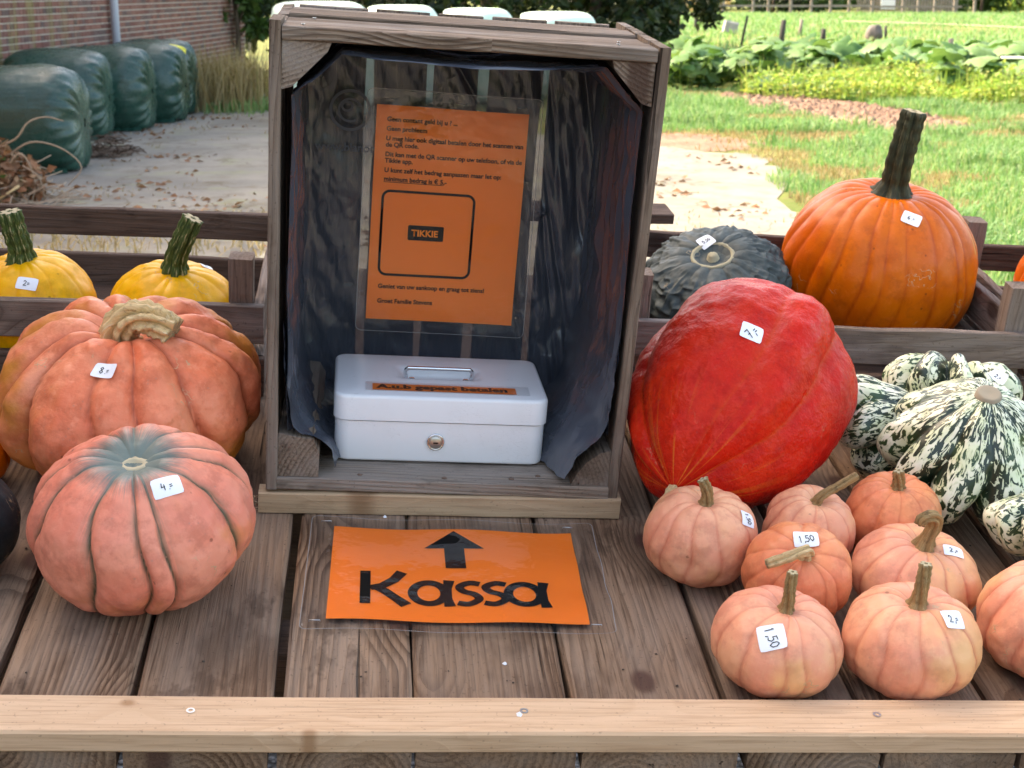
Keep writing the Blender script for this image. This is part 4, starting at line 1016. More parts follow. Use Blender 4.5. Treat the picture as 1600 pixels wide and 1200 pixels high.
# green and white speckled crown squashes
def crown_mesh(R, Hh, lobes, seed, top=.50, dl=.36, nth=240, nph=120):
    def prof(PH):
        q = np.clip((PH-.35)/1.75, 0, 1); q = q*q*(3-2*q)
        return R*np.sin(PH)**.72*(top+(1-top)*q), Hh*(.5*np.cos(PH))
    r = np.random.default_rng(seed); la = r.uniform(-.10, .10, lobes)
    def fine(th, ph, X, e):
        b = np.clip((ph-1.1)/1.1, 0, 1); b = b*b*(3-2*b)*np.clip((np.pi-ph)/.5, 0, 1)
        li = ((th/(2*np.pi)*lobes).astype(int)) % lobes
        return R*(b*(dl*(1-e**2.2)-dl*.62) + b*np.interp(th, np.linspace(0, 2*np.pi, lobes+1), np.r_[la, la[0]]))
    return body_mesh(R, 1, lobes, .07, seed, dip=.02, bdip=.25, sharp=2.2, lump=.03, prof=prof, fine=fine, nth=nth, nph=nph, gline=5, jit=.25, env_top=.5)
M_SCAR = paper('dry_stem_scar', (.30, .245, .17), .85)
def crown(lab, u, v, w0, R, Hh, lobes, seed, tilt, yaw=0., pr=None, scar=.019):
    me = crown_mesh(R, Hh, lobes, seed)
    t, MW = place('speckled_squash', lab, 'squash', me, S_SPK, u, v, w0, tilt, yaw, 'green and white speckled squashes'); z = top_z(me, 240)
    V = []; F = []; r = random.Random(seed)
    for rr_, zz in ((scar*1.1, -.004), (scar, .0022), (scar*.8, .0028), (scar*.3, .001)):
        V += [(rr_*(1+.12*r.random())*math.cos(a), rr_*(1+.12*r.random())*math.sin(a), z+zz) for a in [k*math.pi/10 for k in range(20)]]
    for i in range(3): F += [(i*20+k, i*20+(k+1) % 20, (i+1)*20+(k+1) % 20, (i+1)*20+k) for k in range(20)]
    F.append(tuple(range(60, 80))); obj('stem_scar', pymesh('stem_scar', V, F, True), M_SCAR, t)
    if pr: price(t, MW, me, *pr)
crown('largest green and white speckled squash, bell shaped with fat lobes', .620, .398, .022, .116, .152, 9, 81, (17, 2), 12, None, .0145)
crown('speckled squash behind the largest one, leaning on the tray', .664, .592, .02, .092, .120, 11, 82, (158, 8), 40, (1560, 590, '2,=', .024, .018, -30, 0, .006), .015)
crown('speckled squash lying with its lobes pointing at the red squash', .548, .520, .0, .076, .115, 8, 83, (20, -58), 20)
crown('speckled squash lying low under the largest one', .672, .238, .0, .082, .095, 9, 84, (-20, -25), 0)
crown('speckled squash cut off at the right edge', .797, .500, .0, .090, .14, 9, 85, (0, 10), 0, (1597, 672, '2,=', .02, .022, 0, 0, .006))

# ------------------------------------------------------------------ background: bales, plants, fences
def film_green(name, base, alt, rough=.3):
    g = G(name); o = g.obj(); n = g.noise(g.vec(o, (1.2, 14, 14)), 1.0, 5, .65); p = g.noise(o, 2.0, 4, .6)
    c = g.mix(g.ss(p, .35, .7), base, alt); c = g.mix(g.ss(n, .5, .75, 0, .5), c, tuple(min(.7, x*1.5) for x in alt))
    d = g.noise(o, 9, 5, .7); c = g.mix(g.ss(d, .58, .75, 0, .4), c, (.13, .12, .09))
    return g.done(c, g.ss(d, .3, .7, rough-.06, rough+.2), g.bump(n, .5, .02), .5)
M_BALE = film_green('dark_green_wrap', (.010, .048, .033), (.016, .066, .050), .24)
M_BALE2 = film_green('light_green_wrap', (.52, .70, .58), (.58, .74, .63), .4)
def bale_mesh(R, L, seed, nth=120, nph=80, pleat=.03):
    th = np.arange(nth)/nth*2*np.pi; ph = np.linspace(.0005, np.pi-.0005, nph)
    TH, PH = np.meshgrid(th, ph); c, s = np.cos(PH), np.sin(PH)
    x = L/2*np.sign(c)*np.abs(c)**.42; rho = R*s**.36; tx = np.abs(x)/(L/2)
    pl = np.clip((tx-.62)/.38, 0, 1)
    rho = rho*(1+.03*(1-tx**2)) + R*pleat*pl*np.sin(TH*23+3*np.sin(TH*3+seed)+x*9)*s + R*.03*fbm(np.stack([TH.ravel()*1.5, x.ravel()*3, x.ravel()*0+seed], 1), 3, seed).reshape(TH.shape)
    x = x + 1.5*pleat*pl*np.sin(TH*17+seed+2*np.sin(TH*5))*s
    Y = rho*np.cos(TH); Z = rho*np.sin(TH); fl = -R*.80
    Z = np.where(Z < fl, fl+(Z-fl)*.15, Z); Y = Y*np.where(Z < 0, 1+.06*(-Z/R), 1)
    V = np.stack([x, Y, Z], -1).reshape(-1, 3); V[:, 2] -= V[:, 2].min()
    return npmesh('wrap', V, grid_faces(nth, nph, True))
BG = 'dark green wrapped bales along the barn wall'
for i, (x, y, R, L, a, lab) in enumerate(((-4.58, 13.55, .505, 1.36, 3, 'nearest dark green wrapped bale in the row along the brick wall'),
        (-5.02, 16.55, .515, 1.10, 5, 'second dark green wrapped bale counted from the near end of the row'), (-4.80, 17.60, .515, 1.12, 4, 'middle dark green wrapped bale of the row by the wall'),
        (-4.64, 18.70, .515, 1.12, 2, 'dark green wrapped bale just before the farthest one of the row'), (-4.74, 19.80, .515, 1.10, 2, 'farthest dark green wrapped bale, with a strip of yellow tape'))):
    t = thing('silage_bale', lab, 'bale', Tr((x, y, .004)) @ Rz(a), BG); me = bale_mesh(R, L, i+3); obj('wrap', me, M_BALE, t)
    if i == 4:
        bv = BVHTree.FromPolygons([v.co for v in me.vertices], [tuple(p.vertices) for p in me.polygons]); V = []
        for k in range(9):
            for wv in (-.02, .02):
                px_ = .28 + .026*k; hh = bv.ray_cast(Vector((px_, -.22+wv, 2)), Vector((0, 0, -1)))[0]; V.append((px_, -.22+wv, hh.z+.006))
        obj('tape', pymesh('tape', V, [(2*k, 2*k+2, 2*k+3, 2*k+1) for k in range(8)]), plain('yellow_tape', (.85, .75, .05), .4), t)
    # crumpled skirt of wrap where the bale meets the yard
    V = []; r = random.Random(i)
    for k in range(30):
        q = -L/2*.85+L*.85*k/29; V += [(q, -R*.72, .05), (q+.02*r.random(), -R*(.78+.10*r.random()), .004+.012*r.random())]
    obj('loose_wrap', pymesh('loose_wrap', V, [(2*k, 2*k+1, 2*k+3, 2*k+2) for k in range(29)], True), M_BALE, t)
for i, (x, y, R, hgt) in enumerate(((-2.36, 18.8, .66, 1.45), (-1.53, 21.2, .55, 1.38), (-.49, 21.8, .56, 1.33), (.68, 22.4, .63, 1.27))):
    t = thing('silage_bale', ['pale green bale peeking out at the upper left corner of the crate', 'pale green bale top behind the crate, second from the left', 'pale green bale top behind the crate, third from the left', 'pale green bale top behind the crate, nearest its upper right corner'][i], 'bale', Tr((x, y, .004)), 'pale green bales behind the crate')
    me = bale_mesh(R, hgt, 20+i, 80, 60, .002)
    for v in me.vertices: v.co = (v.co.z - R*.9, v.co.y, v.co.x+hgt/2)
    obj('wrap', me, M_BALE2, t)

# leaves
def leaf_mat(name, cols, rough=.55, trans=.35, nrm=None):
    g = G(name); tn = g.at('tone'); rn = g.rnd(); v = g.m('FRACT', g.m('ADD', tn, rn)); n = len(cols)
    c = g.ramp(v, [(i/(n-1), k) for i, k in enumerate(cols)])
    g.done(c, rough, None, .3)
    tl = g.node('BsdfTranslucent', None, Color=g.mix(.5, c, g.mix(1., c, (1, 1, .35), 'MULTIPLY'))).outputs[0]
    mx = g.node('MixShader', None, _0=trans, _1=g.b.outputs[0], _2=tl).outputs[0]
    g.t.links.new(mx, g.out.inputs[0]); return g.mt
def leaves_mesh(name, P, size, seed, aspect=.55, droop=.25, flat=.0):
    """many bent leaf quads (two triangles folded along the midrib)"""
    r = np.random.default_rng(seed); n = len(P); s = size*(.55+.9*r.random(n))[:, None]
    d = r.normal(size=(n, 3)); d[:, 2] = d[:, 2]*(1-flat)*.7 - droop; d /= np.linalg.norm(d, axis=1, keepdims=True)
    u = r.normal(size=(n, 3)); u[:, 2] += 2.5*flat; sd = np.cross(d, u); sd /= np.linalg.norm(sd, axis=1, keepdims=True)+1e-9
    up = np.cross(sd, d); a = P; b = P+d*s; m = P+d*s*.45
    l = m+sd*s*aspect*.5+up*s*.12; q = m-sd*s*aspect*.5+up*s*.12
    V = np.stack([a, l, b, q], 1).reshape(-1, 3); i = np.arange(n)*4
    F = np.concatenate([np.stack([i, i+1, i+2], 1), np.stack([i, i+2, i+3], 1)])
    return npmesh(name, V, F, {'tone': np.repeat(r.random(n), 4)}, False)
def blades_mesh(name, P, ln, wd, seed, lean=.5):
    r = np.random.default_rng(seed); n = len(P); L = (ln*(.5+.8*r.random(n)))[:, None]; a = r.random(n)*6.283; le = (lean*r.random(n))[:, None]
    d = np.stack([np.cos(a), np.sin(a), np.zeros(n)], 1); sd = np.stack([-np.sin(a+.6), np.cos(a+.6), np.zeros(n)], 1)*wd/2*(.7+.6*r.random(n))[:, None]
    z = np.array([0, 0, 1.]); m = P+z*L*.55+d*L*le*.35; tp = P+z*L*(1-.45*le)+d*L*le*1.1
    V = np.stack([P-sd, P+sd, m+sd*.8, m-sd*.8, tp], 1).reshape(-1, 3); i = np.arange(n)*5
    return npmesh(name, V, [np.stack([i, i+1, i+2, i+3], 1), np.stack([i+3, i+2, i+4], 1)], {'tone': np.repeat(r.random(n), 5)}, False)
L_GRASS = leaf_mat('grass_blades', [(.10, .24, .065), (.15, .32, .11), (.23, .38, .17), (.32, .37, .19)], .5, .4)
L_DRY = leaf_mat('dry_grass_blades', [(.34, .27, .14), (.44, .35, .19), (.28, .20, .10), (.22, .20, .08)], .7, .3)
L_DARK = leaf_mat('dark_tree_leaves', [(.010, .024, .010), (.022, .044, .014), (.035, .06, .018), (.05, .05, .02)], .5, .25)
L_MID = leaf_mat('green_leaves', [(.03, .07, .018), (.06, .12, .03), (.09, .15, .04)], .5, .3)
L_WEED = leaf_mat('yellow_green_leaves', [(.18, .32, .06), (.27, .41, .09), (.36, .46, .12), (.40, .38, .13)], .6, .4)
L_PUMP = leaf_mat('pumpkin_leaves', [(.06, .15, .04), (.11, .22, .065), (.19, .30, .11)], .5, .3)
L_BLUE = leaf_mat('blue_green_leaves', [(.13, .24, .13), (.18, .30, .17), (.11, .2, .1)], .55, .3)
L_BROWN = leaf_mat('dead_leaves', [(.22, .11, .06), (.30, .15, .08), (.15, .085, .05), (.36, .24, .14)], .8, .15)
M_BARK = ground_mat('bark', (.10, .075, .055), (.07, .05, .04), (.14, .11, .085), 4, 25, 1.)
M_TWIG = plain('dry_twig', (.30, .23, .16), .85)
def in_view(P, m=.04): return np.abs(P[:, 0]) < P[:, 1]*(.348+m)+.3
def pts_rect(n, x0, x1, y0, y1, seed):
    r = np.random.default_rng(seed); return np.stack([x0+(x1-x0)*r.random(n), y0+(y1-y0)*r.random(n), np.zeros(n)], 1)
def yard_edge(y): return np.interp(y, [0, 9, 11, 13, 14.8, 15.6, 17, 23], [2.25, 2.1, 2.0, 2.3, 2.4, 1.2, .2, -1.2])
# lawn
P = pts_rect(150000, .5, 8.5, 7.5, 24, 1); P = P[in_view(P)]
keep = (P[:, 0] > yard_edge(P[:, 1])+.25*fbm(P*1.1, 3, 2)) & ~in_poly(P+.25*np.stack([fbm(P*1.3, 2, 8), fbm(P*1.3, 2, 9), P[:, 2]], 1), SOIL)
dens = fbm(P*np.array([.8, .8, 0]), 3, 5)
bare = np.exp(-(((P[:, 0]-1.9)/1.0)**2+((P[:, 1]-16.1)/1.3)**2))
keep &= (np.random.default_rng(3).random(len(P)) < .85+.3*dens-.9*bare)
P = P[keep]; dry = fbm(P*np.array([.9, .9, 0])+7, 3, 9) + .9*np.exp(-((P[:, 0]-yard_edge(P[:, 1]))/.5)**2) + 1.2*np.exp(-(((P[:, 0]-1.9)/1.1)**2+((P[:, 1]-16.1)/1.6)**2))
stuff(obj('lawn_grass', blades_mesh('lawn_grass', P[dry < .62], .105, .0105, 4, .9), L_GRASS))
Pt = P[(dry < .5) & (fbm(P*np.array([1.7, 1.7, 0])+3, 3, 19) > .42)]; stuff(obj('tall_grass_tufts', blades_mesh('tall_grass_tufts', Pt, .20, .013, 14, 1.2), L_GRASS))
Pd = P[dry >= .62]; stuff(obj('dry_lawn_grass', blades_mesh('dry_lawn_grass', Pd, .075, .009, 5, 1.1), L_DRY))
# thin tufts that grow in the yard and along its edge
P = pts_rect(9000, -6, 2.4, 8, 23, 6); P = P[in_view(P)]; k = fbm(P*np.array([1.6, 1.6, 0]), 3, 15); P = P[(k > .55)]
stuff(obj('yard_weeds', blades_mesh('yard_weeds', P, .05, .008, 7, 1.2), L_DRY))
# far meadow
P = pts_rect(90000, 2, 48, 28, 96, 8); P = P[in_view(P, .02)]; P = P[np.random.default_rng(2).random(len(P)) < .55+.5*fbm(P*.12, 3, 4)]
stuff(obj('meadow_grass', blades_mesh('meadow_grass', P, .22, .045, 9, 1.0), L_GRASS))
# leaf litter on the yard
P = pts_rect(5200, -6, 2.2, 8.6, 22, 10); k = fbm(P*np.array([.9, .9, 0]), 3, 21); k2 = np.exp(-((P[:, 1]-11.2)/1.0)**2)*np.exp(-((P[:, 0]+2.2)/1.3)**2)
P = P[(k+1.3*k2 > .55)]; P[:, 2] = .012
stuff(obj('leaf_litter', leaves_mesh('leaf_litter', P, .065, 11, .6, .05, .8), L_BROWN))
# yellow-green low growth in front of the pumpkin patch
r = np.random.default_rng(12); P = pts_rect(30000, 3.6, 10.5, 17.0, 24.5, 12); P = P[in_view(P)]
line = (P[:, 0]-4.1)*.62 + (P[:, 1]-22.4)*.78
hgt = .42+.16*fbm(P*np.array([.9, .9, 0]), 3, 3); P = P[(line > .2+.25*fbm(P*1.2, 2, 6)) & (line < 3.4)]
hgt = (.36+.2*fbm(P*np.array([1.1, 1.1, 0]), 3, 3)); P[:, 2] = np.abs(hgt)*r.random(len(P))**.6
stuff(obj('low_plants', leaves_mesh('low_plants', P, .085, 13, .6, .1, .35), L_WEED))
P2 = P[::9].copy(); P2[:, 2] = 0
stuff(obj('low_plant_stalks', blades_mesh('low_plant_stalks', P2, .5, .02, 14, .6), L_WEED))
# straw-like litter where the bed meets the soil
P = pts_rect(1500, 5.6, 7.2, 17.3, 18.6, 15); stuff(obj('straw_litter', blades_mesh('straw_litter', P, .16, .014, 15, 1.6), L_DRY))

# pumpkin plants with large leaves
def pleaf(seed):
    r = random.Random(seed); V = [(0, 0, 0)]; F = []; n = 18
    for k in range(n):
        a = -math.pi*.93 + 2*math.pi*.93*k/(n-1); lob = 1+.16*math.cos(5*a)+.05*(r.random()-.5); rr_ = .5*lob*(1 if abs(a) < 2.6 else .8)
        x, y = rr_*math.cos(a), rr_*math.sin(a); V.append((x*.55, y*.55, .05+.02*r.random())); V.append((x, y, -.10*(rr_**2)*4*(.5+r.random()*.6)+.06*math.sin(3*a+seed)))
    for k in range(n-1): F += [(0, 1+2*k, 3+2*k), (1+2*k, 2+2*k, 4+2*k, 3+2*k)]
    me = pymesh('leaf', V, F, True); me.materials.append(L_PUMP); me.attributes.new('tone', 'FLOAT', 'POINT').data.foreach_set('value', [0.]*len(V)); return me
PL = [pleaf(k) for k in range(5)]; r = random.Random(31)
PLAB = ['at the left end of the patch, next to the crate', 'second from the left in the patch', 'behind the soil', 'left of the middle', 'in the middle of the patch', 'right of the middle', 'behind the yellow-green growth', 'above the orange pumpkin stem', 'towards the right edge', 'at the right edge', 'in the back row at the left', 'in the back row near the fence post', 'in the back row in the middle', 'in the back row at the right', 'at the far right end of the back row']
spots = [(2.75, 24.6), (3.7, 25.0), (4.7, 25.2), (5.6, 25.0), (6.5, 24.6), (7.4, 24.2), (8.1, 23.6), (8.7, 22.9), (7.0, 22.8), (9.0, 24.2), (3.4, 27.2), (5.0, 27.4), (6.7, 27.0), (8.3, 26.4), (9.6, 26.0)]
for i, (x, y) in enumerate(spots):
    t = thing('pumpkin_plant', 'large-leaved green pumpkin plant ' + PLAB[i], 'plant', Tr((x, y, 0)), 'pumpkin plants in the patch')
    V = []; F = []
    for k in range(20):
        a = r.random()*6.283; d = .75*math.sqrt(r.random()); h_ = .28+.42*r.random(); lx, ly = d*math.cos(a)*1.1, d*math.sin(a)
        sc = .33+.24*r.random()
        obj('leaf', PL[k % 5], None, t, Tr((lx, ly, h_)) @ Rz(r.uniform(0, 360)) @ Rx(r.uniform(-32, 32)) @ Ry(r.uniform(-10, 38)) @ Matrix.Scale(sc, 4))
        n = len(V); V += [(lx*.7-.008, ly*.7, 0), (lx*.7+.008, ly*.7, 0), (lx*.7, ly*.7+.012, 0), (lx, ly, h_)]; F += [(n, n+1, n+3), (n+1, n+2, n+3), (n+2, n, n+3)]
    st_ = pymesh('stalks', V, F); st_.attributes.new('tone', 'FLOAT', 'POINT').data.foreach_set('value', [.5]*len(V)); obj('stalks', st_, L_WEED, t)
P = pts_rect(2600, 2.4, 10.5, 23.8, 28.5, 33); P = P[in_view(P)]; P[:, 2] = .05+.4*np.random.default_rng(3).random(len(P))
stuff(obj('undergrowth', leaves_mesh('undergrowth', P, .2, 34, .8, .1, .5), L_MID))
for i, (x, y) in enumerate(((3.95, 23.4), (4.45, 23.2), (4.95, 22.9))):
    t = thing('leafy_plant', ['left', 'middle', 'right'][i] + ' one of three blue-green leafy plants by the bare soil', 'plant', Tr((x, y, 0)), 'blue-green leafy plants')
    for k in range(7):
        me = PL[k % 5].copy(); me.materials.clear(); obj('leaf', me, L_BLUE, t, Tr((.18*math.cos(k*.9), .18*math.sin(k*.9), .14+.05*(k % 3))) @ Rz(k*52) @ Ry(28+6*(k % 3)) @ Matrix.Scale(.27, 4))
me = body_mesh(.13, .8, 10, .06, 91, nth=40, nph=20); p = gnd(1082, 128)
t = thing('pumpkin', 'orange pumpkin lying among the leaves beside the crate', 'pumpkin', Tr((p.x, p.y-1.4, .10))); obj('body', me, S_ORA, t)
me, _ = tube_mesh('stem', [(0, 0, .09), (.01, 0, .14)], [.014, .012], 8); obj('stem', me, ST_GREEN, t)

# trees: trunk, limbs and a crown of separate leaves
def tree(name, label, x, y, H_, rx, z0, n, mat, seed, leaf=.16, trunk=.14, cat='tree', group=None, clumps=26):
    t = thing(name, label, cat, Tr((x, y, 0)), group); r = np.random.default_rng(seed)
    C = []
    for k in range(clumps):
        zf = r.random(); a = r.random()*6.283; rr_ = rx*math.sqrt(r.random())*(1-.55*max(0, zf-.45)/.55)
        C.append((rr_*math.cos(a), rr_*math.sin(a), z0+(H_-z0)*zf, rx*(.22+.25*r.random())))
    C = np.array(C); idx = r.integers(0, clumps, n); d = r.normal(size=(n, 3)); d /= np.linalg.norm(d, axis=1, keepdims=True)
    P = C[idx, :3] + d*(C[idx, 3]*r.random(n)**.45)[:, None]; P[:, 2] = np.maximum(P[:, 2], .05)
    obj('crown', leaves_mesh('crown', P, leaf, seed+1, .6, .25), mat, t)
    me, _ = tube_mesh('trunk', [(0, 0, 0), (.05, 0, H_*.3), (-.03, .04, H_*.7), (0, 0, H_*.92)], [trunk, trunk*.8, trunk*.45, trunk*.1], 9); tr = obj('trunk', me, M_BARK, t)
    for k in range(7):
        c = C[k]; b = Vector((.03, 0, H_*(.2+.07*k))); me, _ = tube_mesh('limb', [b, b.lerp(Vector(c[:3]), .5)+Vector((0, 0, .1)), Vector(c[:3])], [trunk*.35, trunk*.22, trunk*.06], 6); obj('limb', me, M_BARK, tr)
    return t
TG = 'dark trees behind the pale green bales'
for i, (x, y, H_, rx, lab) in enumerate(((-5.6, 30.5, 6, 1.3, 'dark shrub at the far end of the brick wall'), (-3.4, 33, 6.5, 2.1, 'dark tree above the left corner of the crate'), (-.6, 34, 7, 2.3, 'dark tree above the middle of the crate'),
        (1.9, 35, 6.5, 2.0, 'dark tree above the right half of the crate'), (4.45, 41.5, 7, 1.75, 'dark bushy tree at the edge of the meadow, right of the crate'))):
    tree('dark_tree', lab, x, y, H_, rx, .15 if i == 4 else .3, 9000, L_DARK, 50+i*3, .22, .16, 'tree', TG, 34)
tree('ivy_bush', 'broad-leaved dark bush against the barn wall end', -5.05, 27.6, 2.6, .55, .5, 900, L_MID, 71, .2, .06, 'bush', None, 12)
# dry grass clump after the last bale
t = thing('dry_grass_clump', 'clump of tall dry straw-coloured grass after the last bale', 'grass', Tr((-3.95, 20.9, 0)))
r = np.random.default_rng(3); P = np.stack([r.normal(0, .30, 1500), r.normal(0, .45, 1500), np.zeros(1500)], 1)
obj('stalks', blades_mesh('stalks', P, .78, .016, 4, .75), L_DRY, t)
P = np.stack([r.normal(.35, .4, 900), r.normal(-.35, .4, 900), np.zeros(900)], 1); obj('green_blades', blades_mesh('green_blades', P, .2, .02, 5, 1.), L_GRASS, t)
# heap of twigs between the bales and heap of dead vines
def sticks(n, rx, ry, h_, seed, L, rad_):
    r = random.Random(seed); V = []; F = []
    for k in range(n):
        a = r.random()*6.283; d = math.sqrt(r.random()); x, y = rx*d*math.cos(a), ry*d*math.sin(a); z = h_*(1-d)*r.random()+.01
        b = r.random()*6.283; l = L*(.5+r.random()); pts = [(x+l*(q-.5)*math.cos(b)+.03*r.uniform(-1, 1), y+l*(q-.5)*math.sin(b)+.03*r.uniform(-1, 1), max(.008, z+.12*r.uniform(-1, 1)*l)) for q in (0, .33, .66, 1)]
        me_n = len(V)
        for p in pts: V += [(p[0], p[1], p[2]+rad_), (p[0]+rad_, p[1]-rad_*.5, p[2]-rad_*.5), (p[0]-rad_, p[1]+rad_*.5, p[2]-rad_*.5)]
        for q in range(3):
            for e in range(3): F.append((me_n+q*3+e, me_n+q*3+(e+1) % 3, me_n+q*3+3+(e+1) % 3, me_n+q*3+3+e))
    return V, F
t = thing('twig_heap', 'low heap of brown twigs beside the nearest bale', 'twigs', Tr((-4.02, 14.75, .006)))
V, F = sticks(160, .26, .36, .30, 5, .22, .006); obj('twigs', pymesh('twigs', V, F), plain('brown_twig', (.10, .065, .045), .9), t)
t = thing('dead_vine_heap', 'heap of dead brown vines and leaves at the left edge', 'vines', Tr((-3.78, 11.35, .006)))
V, F = sticks(80, .36, .4, .40, 6, .4, .0045); obj('twigs', pymesh('twigs', V, F), M_TWIG, t)
r = np.random.default_rng(8); n = 700; a = r.random(n)*6.283; d = .36*np.sqrt(r.random(n)); P = np.stack([d*np.cos(a)-.18, d*np.sin(a), .05+.48*(1-d/.6)*r.random(n)], 1)
obj('dead_leaves', leaves_mesh('dead_leaves', P, .085, 9, .7, .2), L_BROWN, t)
P = P[:110]+np.array([-.12, -.05, 0]); obj('green_leaves', leaves_mesh('green_leaves', P, .07, 10, .7, .1), L_MID, t)
for k, c in enumerate(([(-.2, 0, .42), (.0, -.05, .50), (.10, -.05, .62), (.22, 0, .66), (.36, 0, .63)], [(-.1, 0, .36), (.1, 0, .47), (.32, .02, .42), (.47, 0, .28), (.36, -.02, .14)], [(.05, -.1, .3), (.17, -.12, .22), (.20, -.1, .05)], [(-.1, -.1, .25), (.06, -.15, .4), (.15, -.15, .2), (.12, -.2, .0)])):
    me, _ = tube_mesh('vine', spline(c, 18), [.009-.0003*q for q in range(18)], 6); obj('vine', me, M_TWIG, t)
me, _ = tube_mesh('stake', [(-.18, -.28, .02), (.07, -.28, .17)], [.011, .010], 6); obj('stake', me, plain('pale_straw', (.62, .48, .25), .7), t)

# posts and fences in the meadow
def post(x0, y0, x1, y1, r_, lab, mat=M_FENCE, cat='post', nm='fence_post', tip=0):
    b = gnd(x0, y0); D = b.y; k = ray(x1, y1); tp = Vector((0, 0, CAMH)) + k*(D/k.y)
    L = (tp-b).length; me, _ = tube_mesh('post', [(0, 0, -.05), (0, 0, L*.5), (0, 0, L)], [r_, r_*.97, r_*.9], 8)
    z = (tp-b).normalized(); q = z.to_track_quat('Z', 'Y').to_matrix().to_4x4()
    me.materials.append(mat); o = obj(nm, me, None, None, Tr(b) @ q); tag(o, lab, cat, 'thin posts standing in the meadow')
M_POST = plain('dark_post', (.05, .045, .04), .9)
post(1218, 84, 1225, 31, .075, 'thickest dark fence post in the meadow', M_POST)
post(1249, 58, 1253, 30, .06, 'thin post just right of the thickest dark one')
post(1285, 72, 1287, 45, .075, 'short dark post between the thickest one and the stump', M_POST)
post(1384, 62, 1384, 40, .05, 'short dark post right of the stump', M_POST)
post(1484, 86, 1486, 60, .07, 'brown post standing among the pumpkin leaves', M_FENCE)
post(1157, 76, 1168, 25, .035, 'slanting thin rod near the dark tree', M_POST)
post(1087, 48, 1087, 24, .06, 'short post beside the dark tree', M_POST)
b = gnd(1365, 66)
me = body_mesh(.28, .9, 7, .1, 95, nth=30, nph=16, lump=.15); tag(obj('tree_stump', me, plain('grey_stump', (.13, .11, .10), .9), None, Tr((b.x, b.y, .26)) @ Matrix.Scale(1.0, 4)), 'grey rounded stump beyond the pumpkin leaves', 'stump')
b = gnd(1141, 53); me = board_mesh('salt_block', .5, .4, .45, .06, 3, .03, 4); tag(obj('feed_tub', me, plain('grey_tub', (.30, .29, .27), .8), None, Tr((b.x, b.y, .22)) @ Ry(12)), 'small grey tub standing in the meadow', 'tub')
# tape on the electric fence and a pale bar in the leaves
p0, p1 = gnd(1310, 62), gnd(1600, 96)
me, _ = tube_mesh('fence_tape', spline([(4.2*2.2, 42, .72), (11.2, 38, .72), (13.6, 33, .66)], 14), [.006]*14, 5); tag(obj('fence_tape', me, plain('cream_tape', (.7, .62, .45), .6)), 'pale fence tape strung across the meadow', 'tape')
me, _ = tube_mesh('pale_pole', [(7.35, 22.6, .60), (8.9, 22.5, .58)], [.02, .02], 8); tag(obj('pale_pole', me, plain('white_pole', (.75, .75, .72), .5)), 'white pole lying across the leaves at the right edge', 'pole')
# rail fence, pickets and hedge at the far side
ff = thing('rail_fence', 'wooden post and rail fence along the far edge of the meadow', 'fence', Tr((0, 95, 0)))
for px in (1120, 1165, 1188, 1222, 1253, 1282, 1310, 1345, 1392, 1415, 1440, 1470, 1500):
    board('fence_pole', 1.35, .17, .15, M_FENCE, ff, Tr(((px-800)/FPX*95, 0, .67)) @ Ry(-90), seg=1)
for x0, x1, z in ((1095, 1345, .95), (1345, 1510, .95), (1095, 1345, .5), (1345, 1480, .45)):
    a, b = (x0-800)/FPX*95, (x1-800)/FPX*95; board('rail', b-a, .13, .06, M_FENCE, ff, Tr(((a+b)/2, -.11, z)) @ Rx(90), seg=2)
pf = thing('picket_fence', 'pale picket fence behind the far rail fence', 'fence', Tr((0, 96.5, 0)))
for k in range(38):
    x = 22.0+k*.17; board('picket', 1.55, .10, .03, M_FENCE, pf, Tr((x, 0, .78)) @ Ry(-90) @ Rx(90), seg=1, seed=k)
board('rail', 6.6, .1, .05, M_FENCE, pf, Tr((25.2, .06, 1.0)) @ Rx(90), seg=1)
tag(board('white_panel', .9, 1.3, .05, plain('white_panel', (.8, .8, .8), .5), None, Tr((23.75, 95.9, .95)) @ Rx(90), seg=1), 'white panel standing against the picket fence', 'panel')
for i, (x, y, H_, rx, m) in enumerate(((30.3, 98, 3, 1.5, L_MID), (33.0, 99, 3.4, 1.7, L_WEED), (35.8, 98, 4, 1.8, L_DARK), (17.2, 100, 3, 1.8, L_DARK), (20.0, 101, 4, 1.4, L_MID), (12.6, 100, 2.2, 1.6, L_DRY), (27.5, 101, 4, 2, L_MID))):
    tree('hedge_bush', ['green bush right of the picket fence', 'yellowish bush in the far hedge', 'dark bush in the far right corner', 'dark bush behind the rail fence', 'green bush left of the pickets', 'straw-coloured shrub behind the rail fence, left', 'tall bush behind the pickets'][i], x, y, H_, rx, .1, 1500, m, 120+3*i, .45, .12, 'bush', 'bushes along the far fence', 14)
r = np.random.default_rng(44); P = np.stack([-60+150*r.random(9000), 112+6*r.random(9000), 5*r.random(9000)**.8], 1)
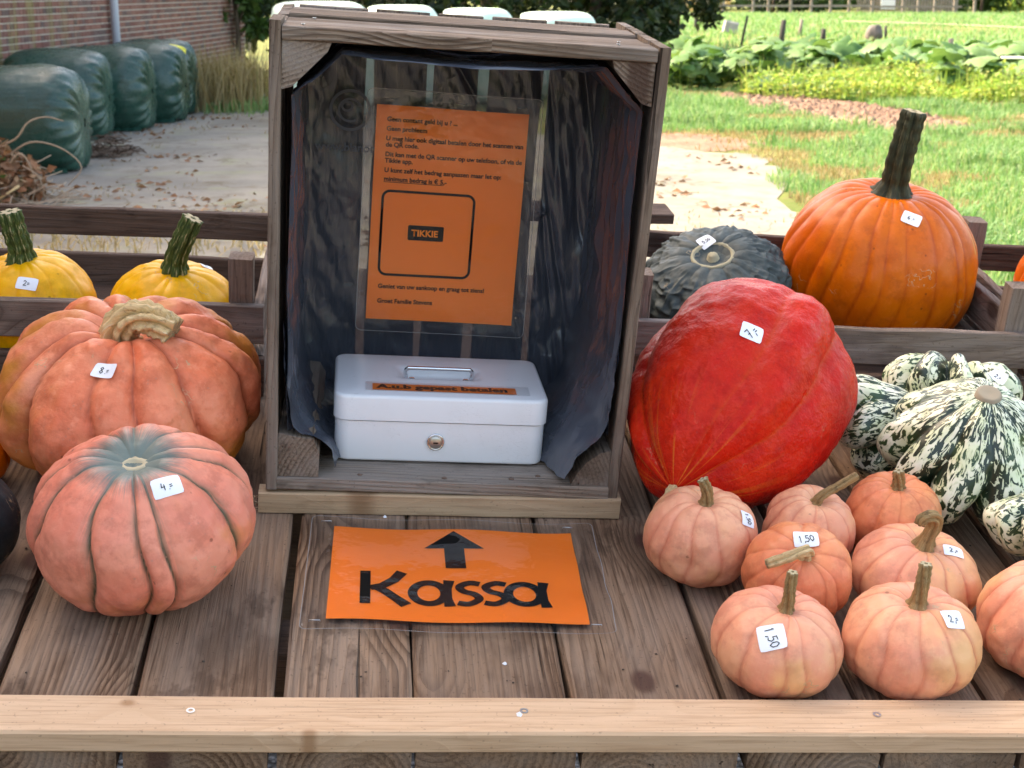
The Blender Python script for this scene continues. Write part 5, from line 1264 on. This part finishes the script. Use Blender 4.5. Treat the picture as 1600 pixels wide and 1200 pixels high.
stuff(obj('far_trees', leaves_mesh('far_trees', P, 1.1, 45, .7), L_MID))
# bare board behind the tray, and gravel under the table
tag(board('loose_board', .26, .07, .018, M_TRAY, None, T @ Tr((.245, 1.235, .150)) @ Rz(4)), 'short loose board end behind the right tray', 'board')

# crumbs of soil, wood chips and splinters on the table
r = np.random.default_rng(61); V = []; F = []
def crumb(u, v, s_, w0=.0002):
    n = len(V); a0 = r.random()*6.28
    for k in range(5): V.append(T @ Vector((u+s_*math.cos(a0+k*1.2566)*(.6+.5*r.random()), v+s_*math.sin(a0+k*1.2566)*(.6+.5*r.random()), w0)))
    V.append(T @ Vector((u, v, w0+s_*(.5+.6*r.random())))); F.extend([(n+k, n+(k+1) % 5, n+5) for k in range(5)])
for k in range(260):
    u = r.uniform(-.62, .72); v = r.uniform(-.03, .62)
    if min(abs(u-e) for e in edges) > .009: crumb(u, v, .0008+.0016*r.random()**2)
stuff(obj('soil_crumbs', pymesh('soil_crumbs', V, F), plain('dry_crumb', (.07, .048, .034), .95)))
for lab, u, v, s_ in (('small white wood chip on the plank just before the crate', -.128, .372, .0032), ('small white wood chip on the plank between sign and rail', -.003, .055, .0032), ('pale splinter chip lying on the pine rail', .0, -.068, .0045)):
    V = []; F = []; crumb(u, v, s_, .0245 if v < -.03 else .0002)
    tag(obj('wood_chip', pymesh('wood_chip', V, F), M_PAPER), lab, 'wood chip')
for k in range(7):
    a = r.uniform(-.9, .9); p0 = Vector((-.224, r.uniform(-.012, -.002), r.uniform(-.012, .012))); L = r.uniform(.012, .034)
    me, _ = tube_mesh('splinter', [p0, p0+Vector((-L*.35, -.002, L*.2*a)), p0+Vector((-L*.55+.3*L*abs(a), -.006, L*.75*a))], [.0006, .0005, .0002], 4)
    obj('splinter', me, M_BATTEN, board_b)
# dry straw on the sunlit strip of yard
P = pts_rect(900, -4.2, -1.2, 9.0, 10.6, 63); P[:, 2] = .01
stuff(obj('straw', blades_mesh('straw', P, .10, .010, 64, 2.2), L_DRY))
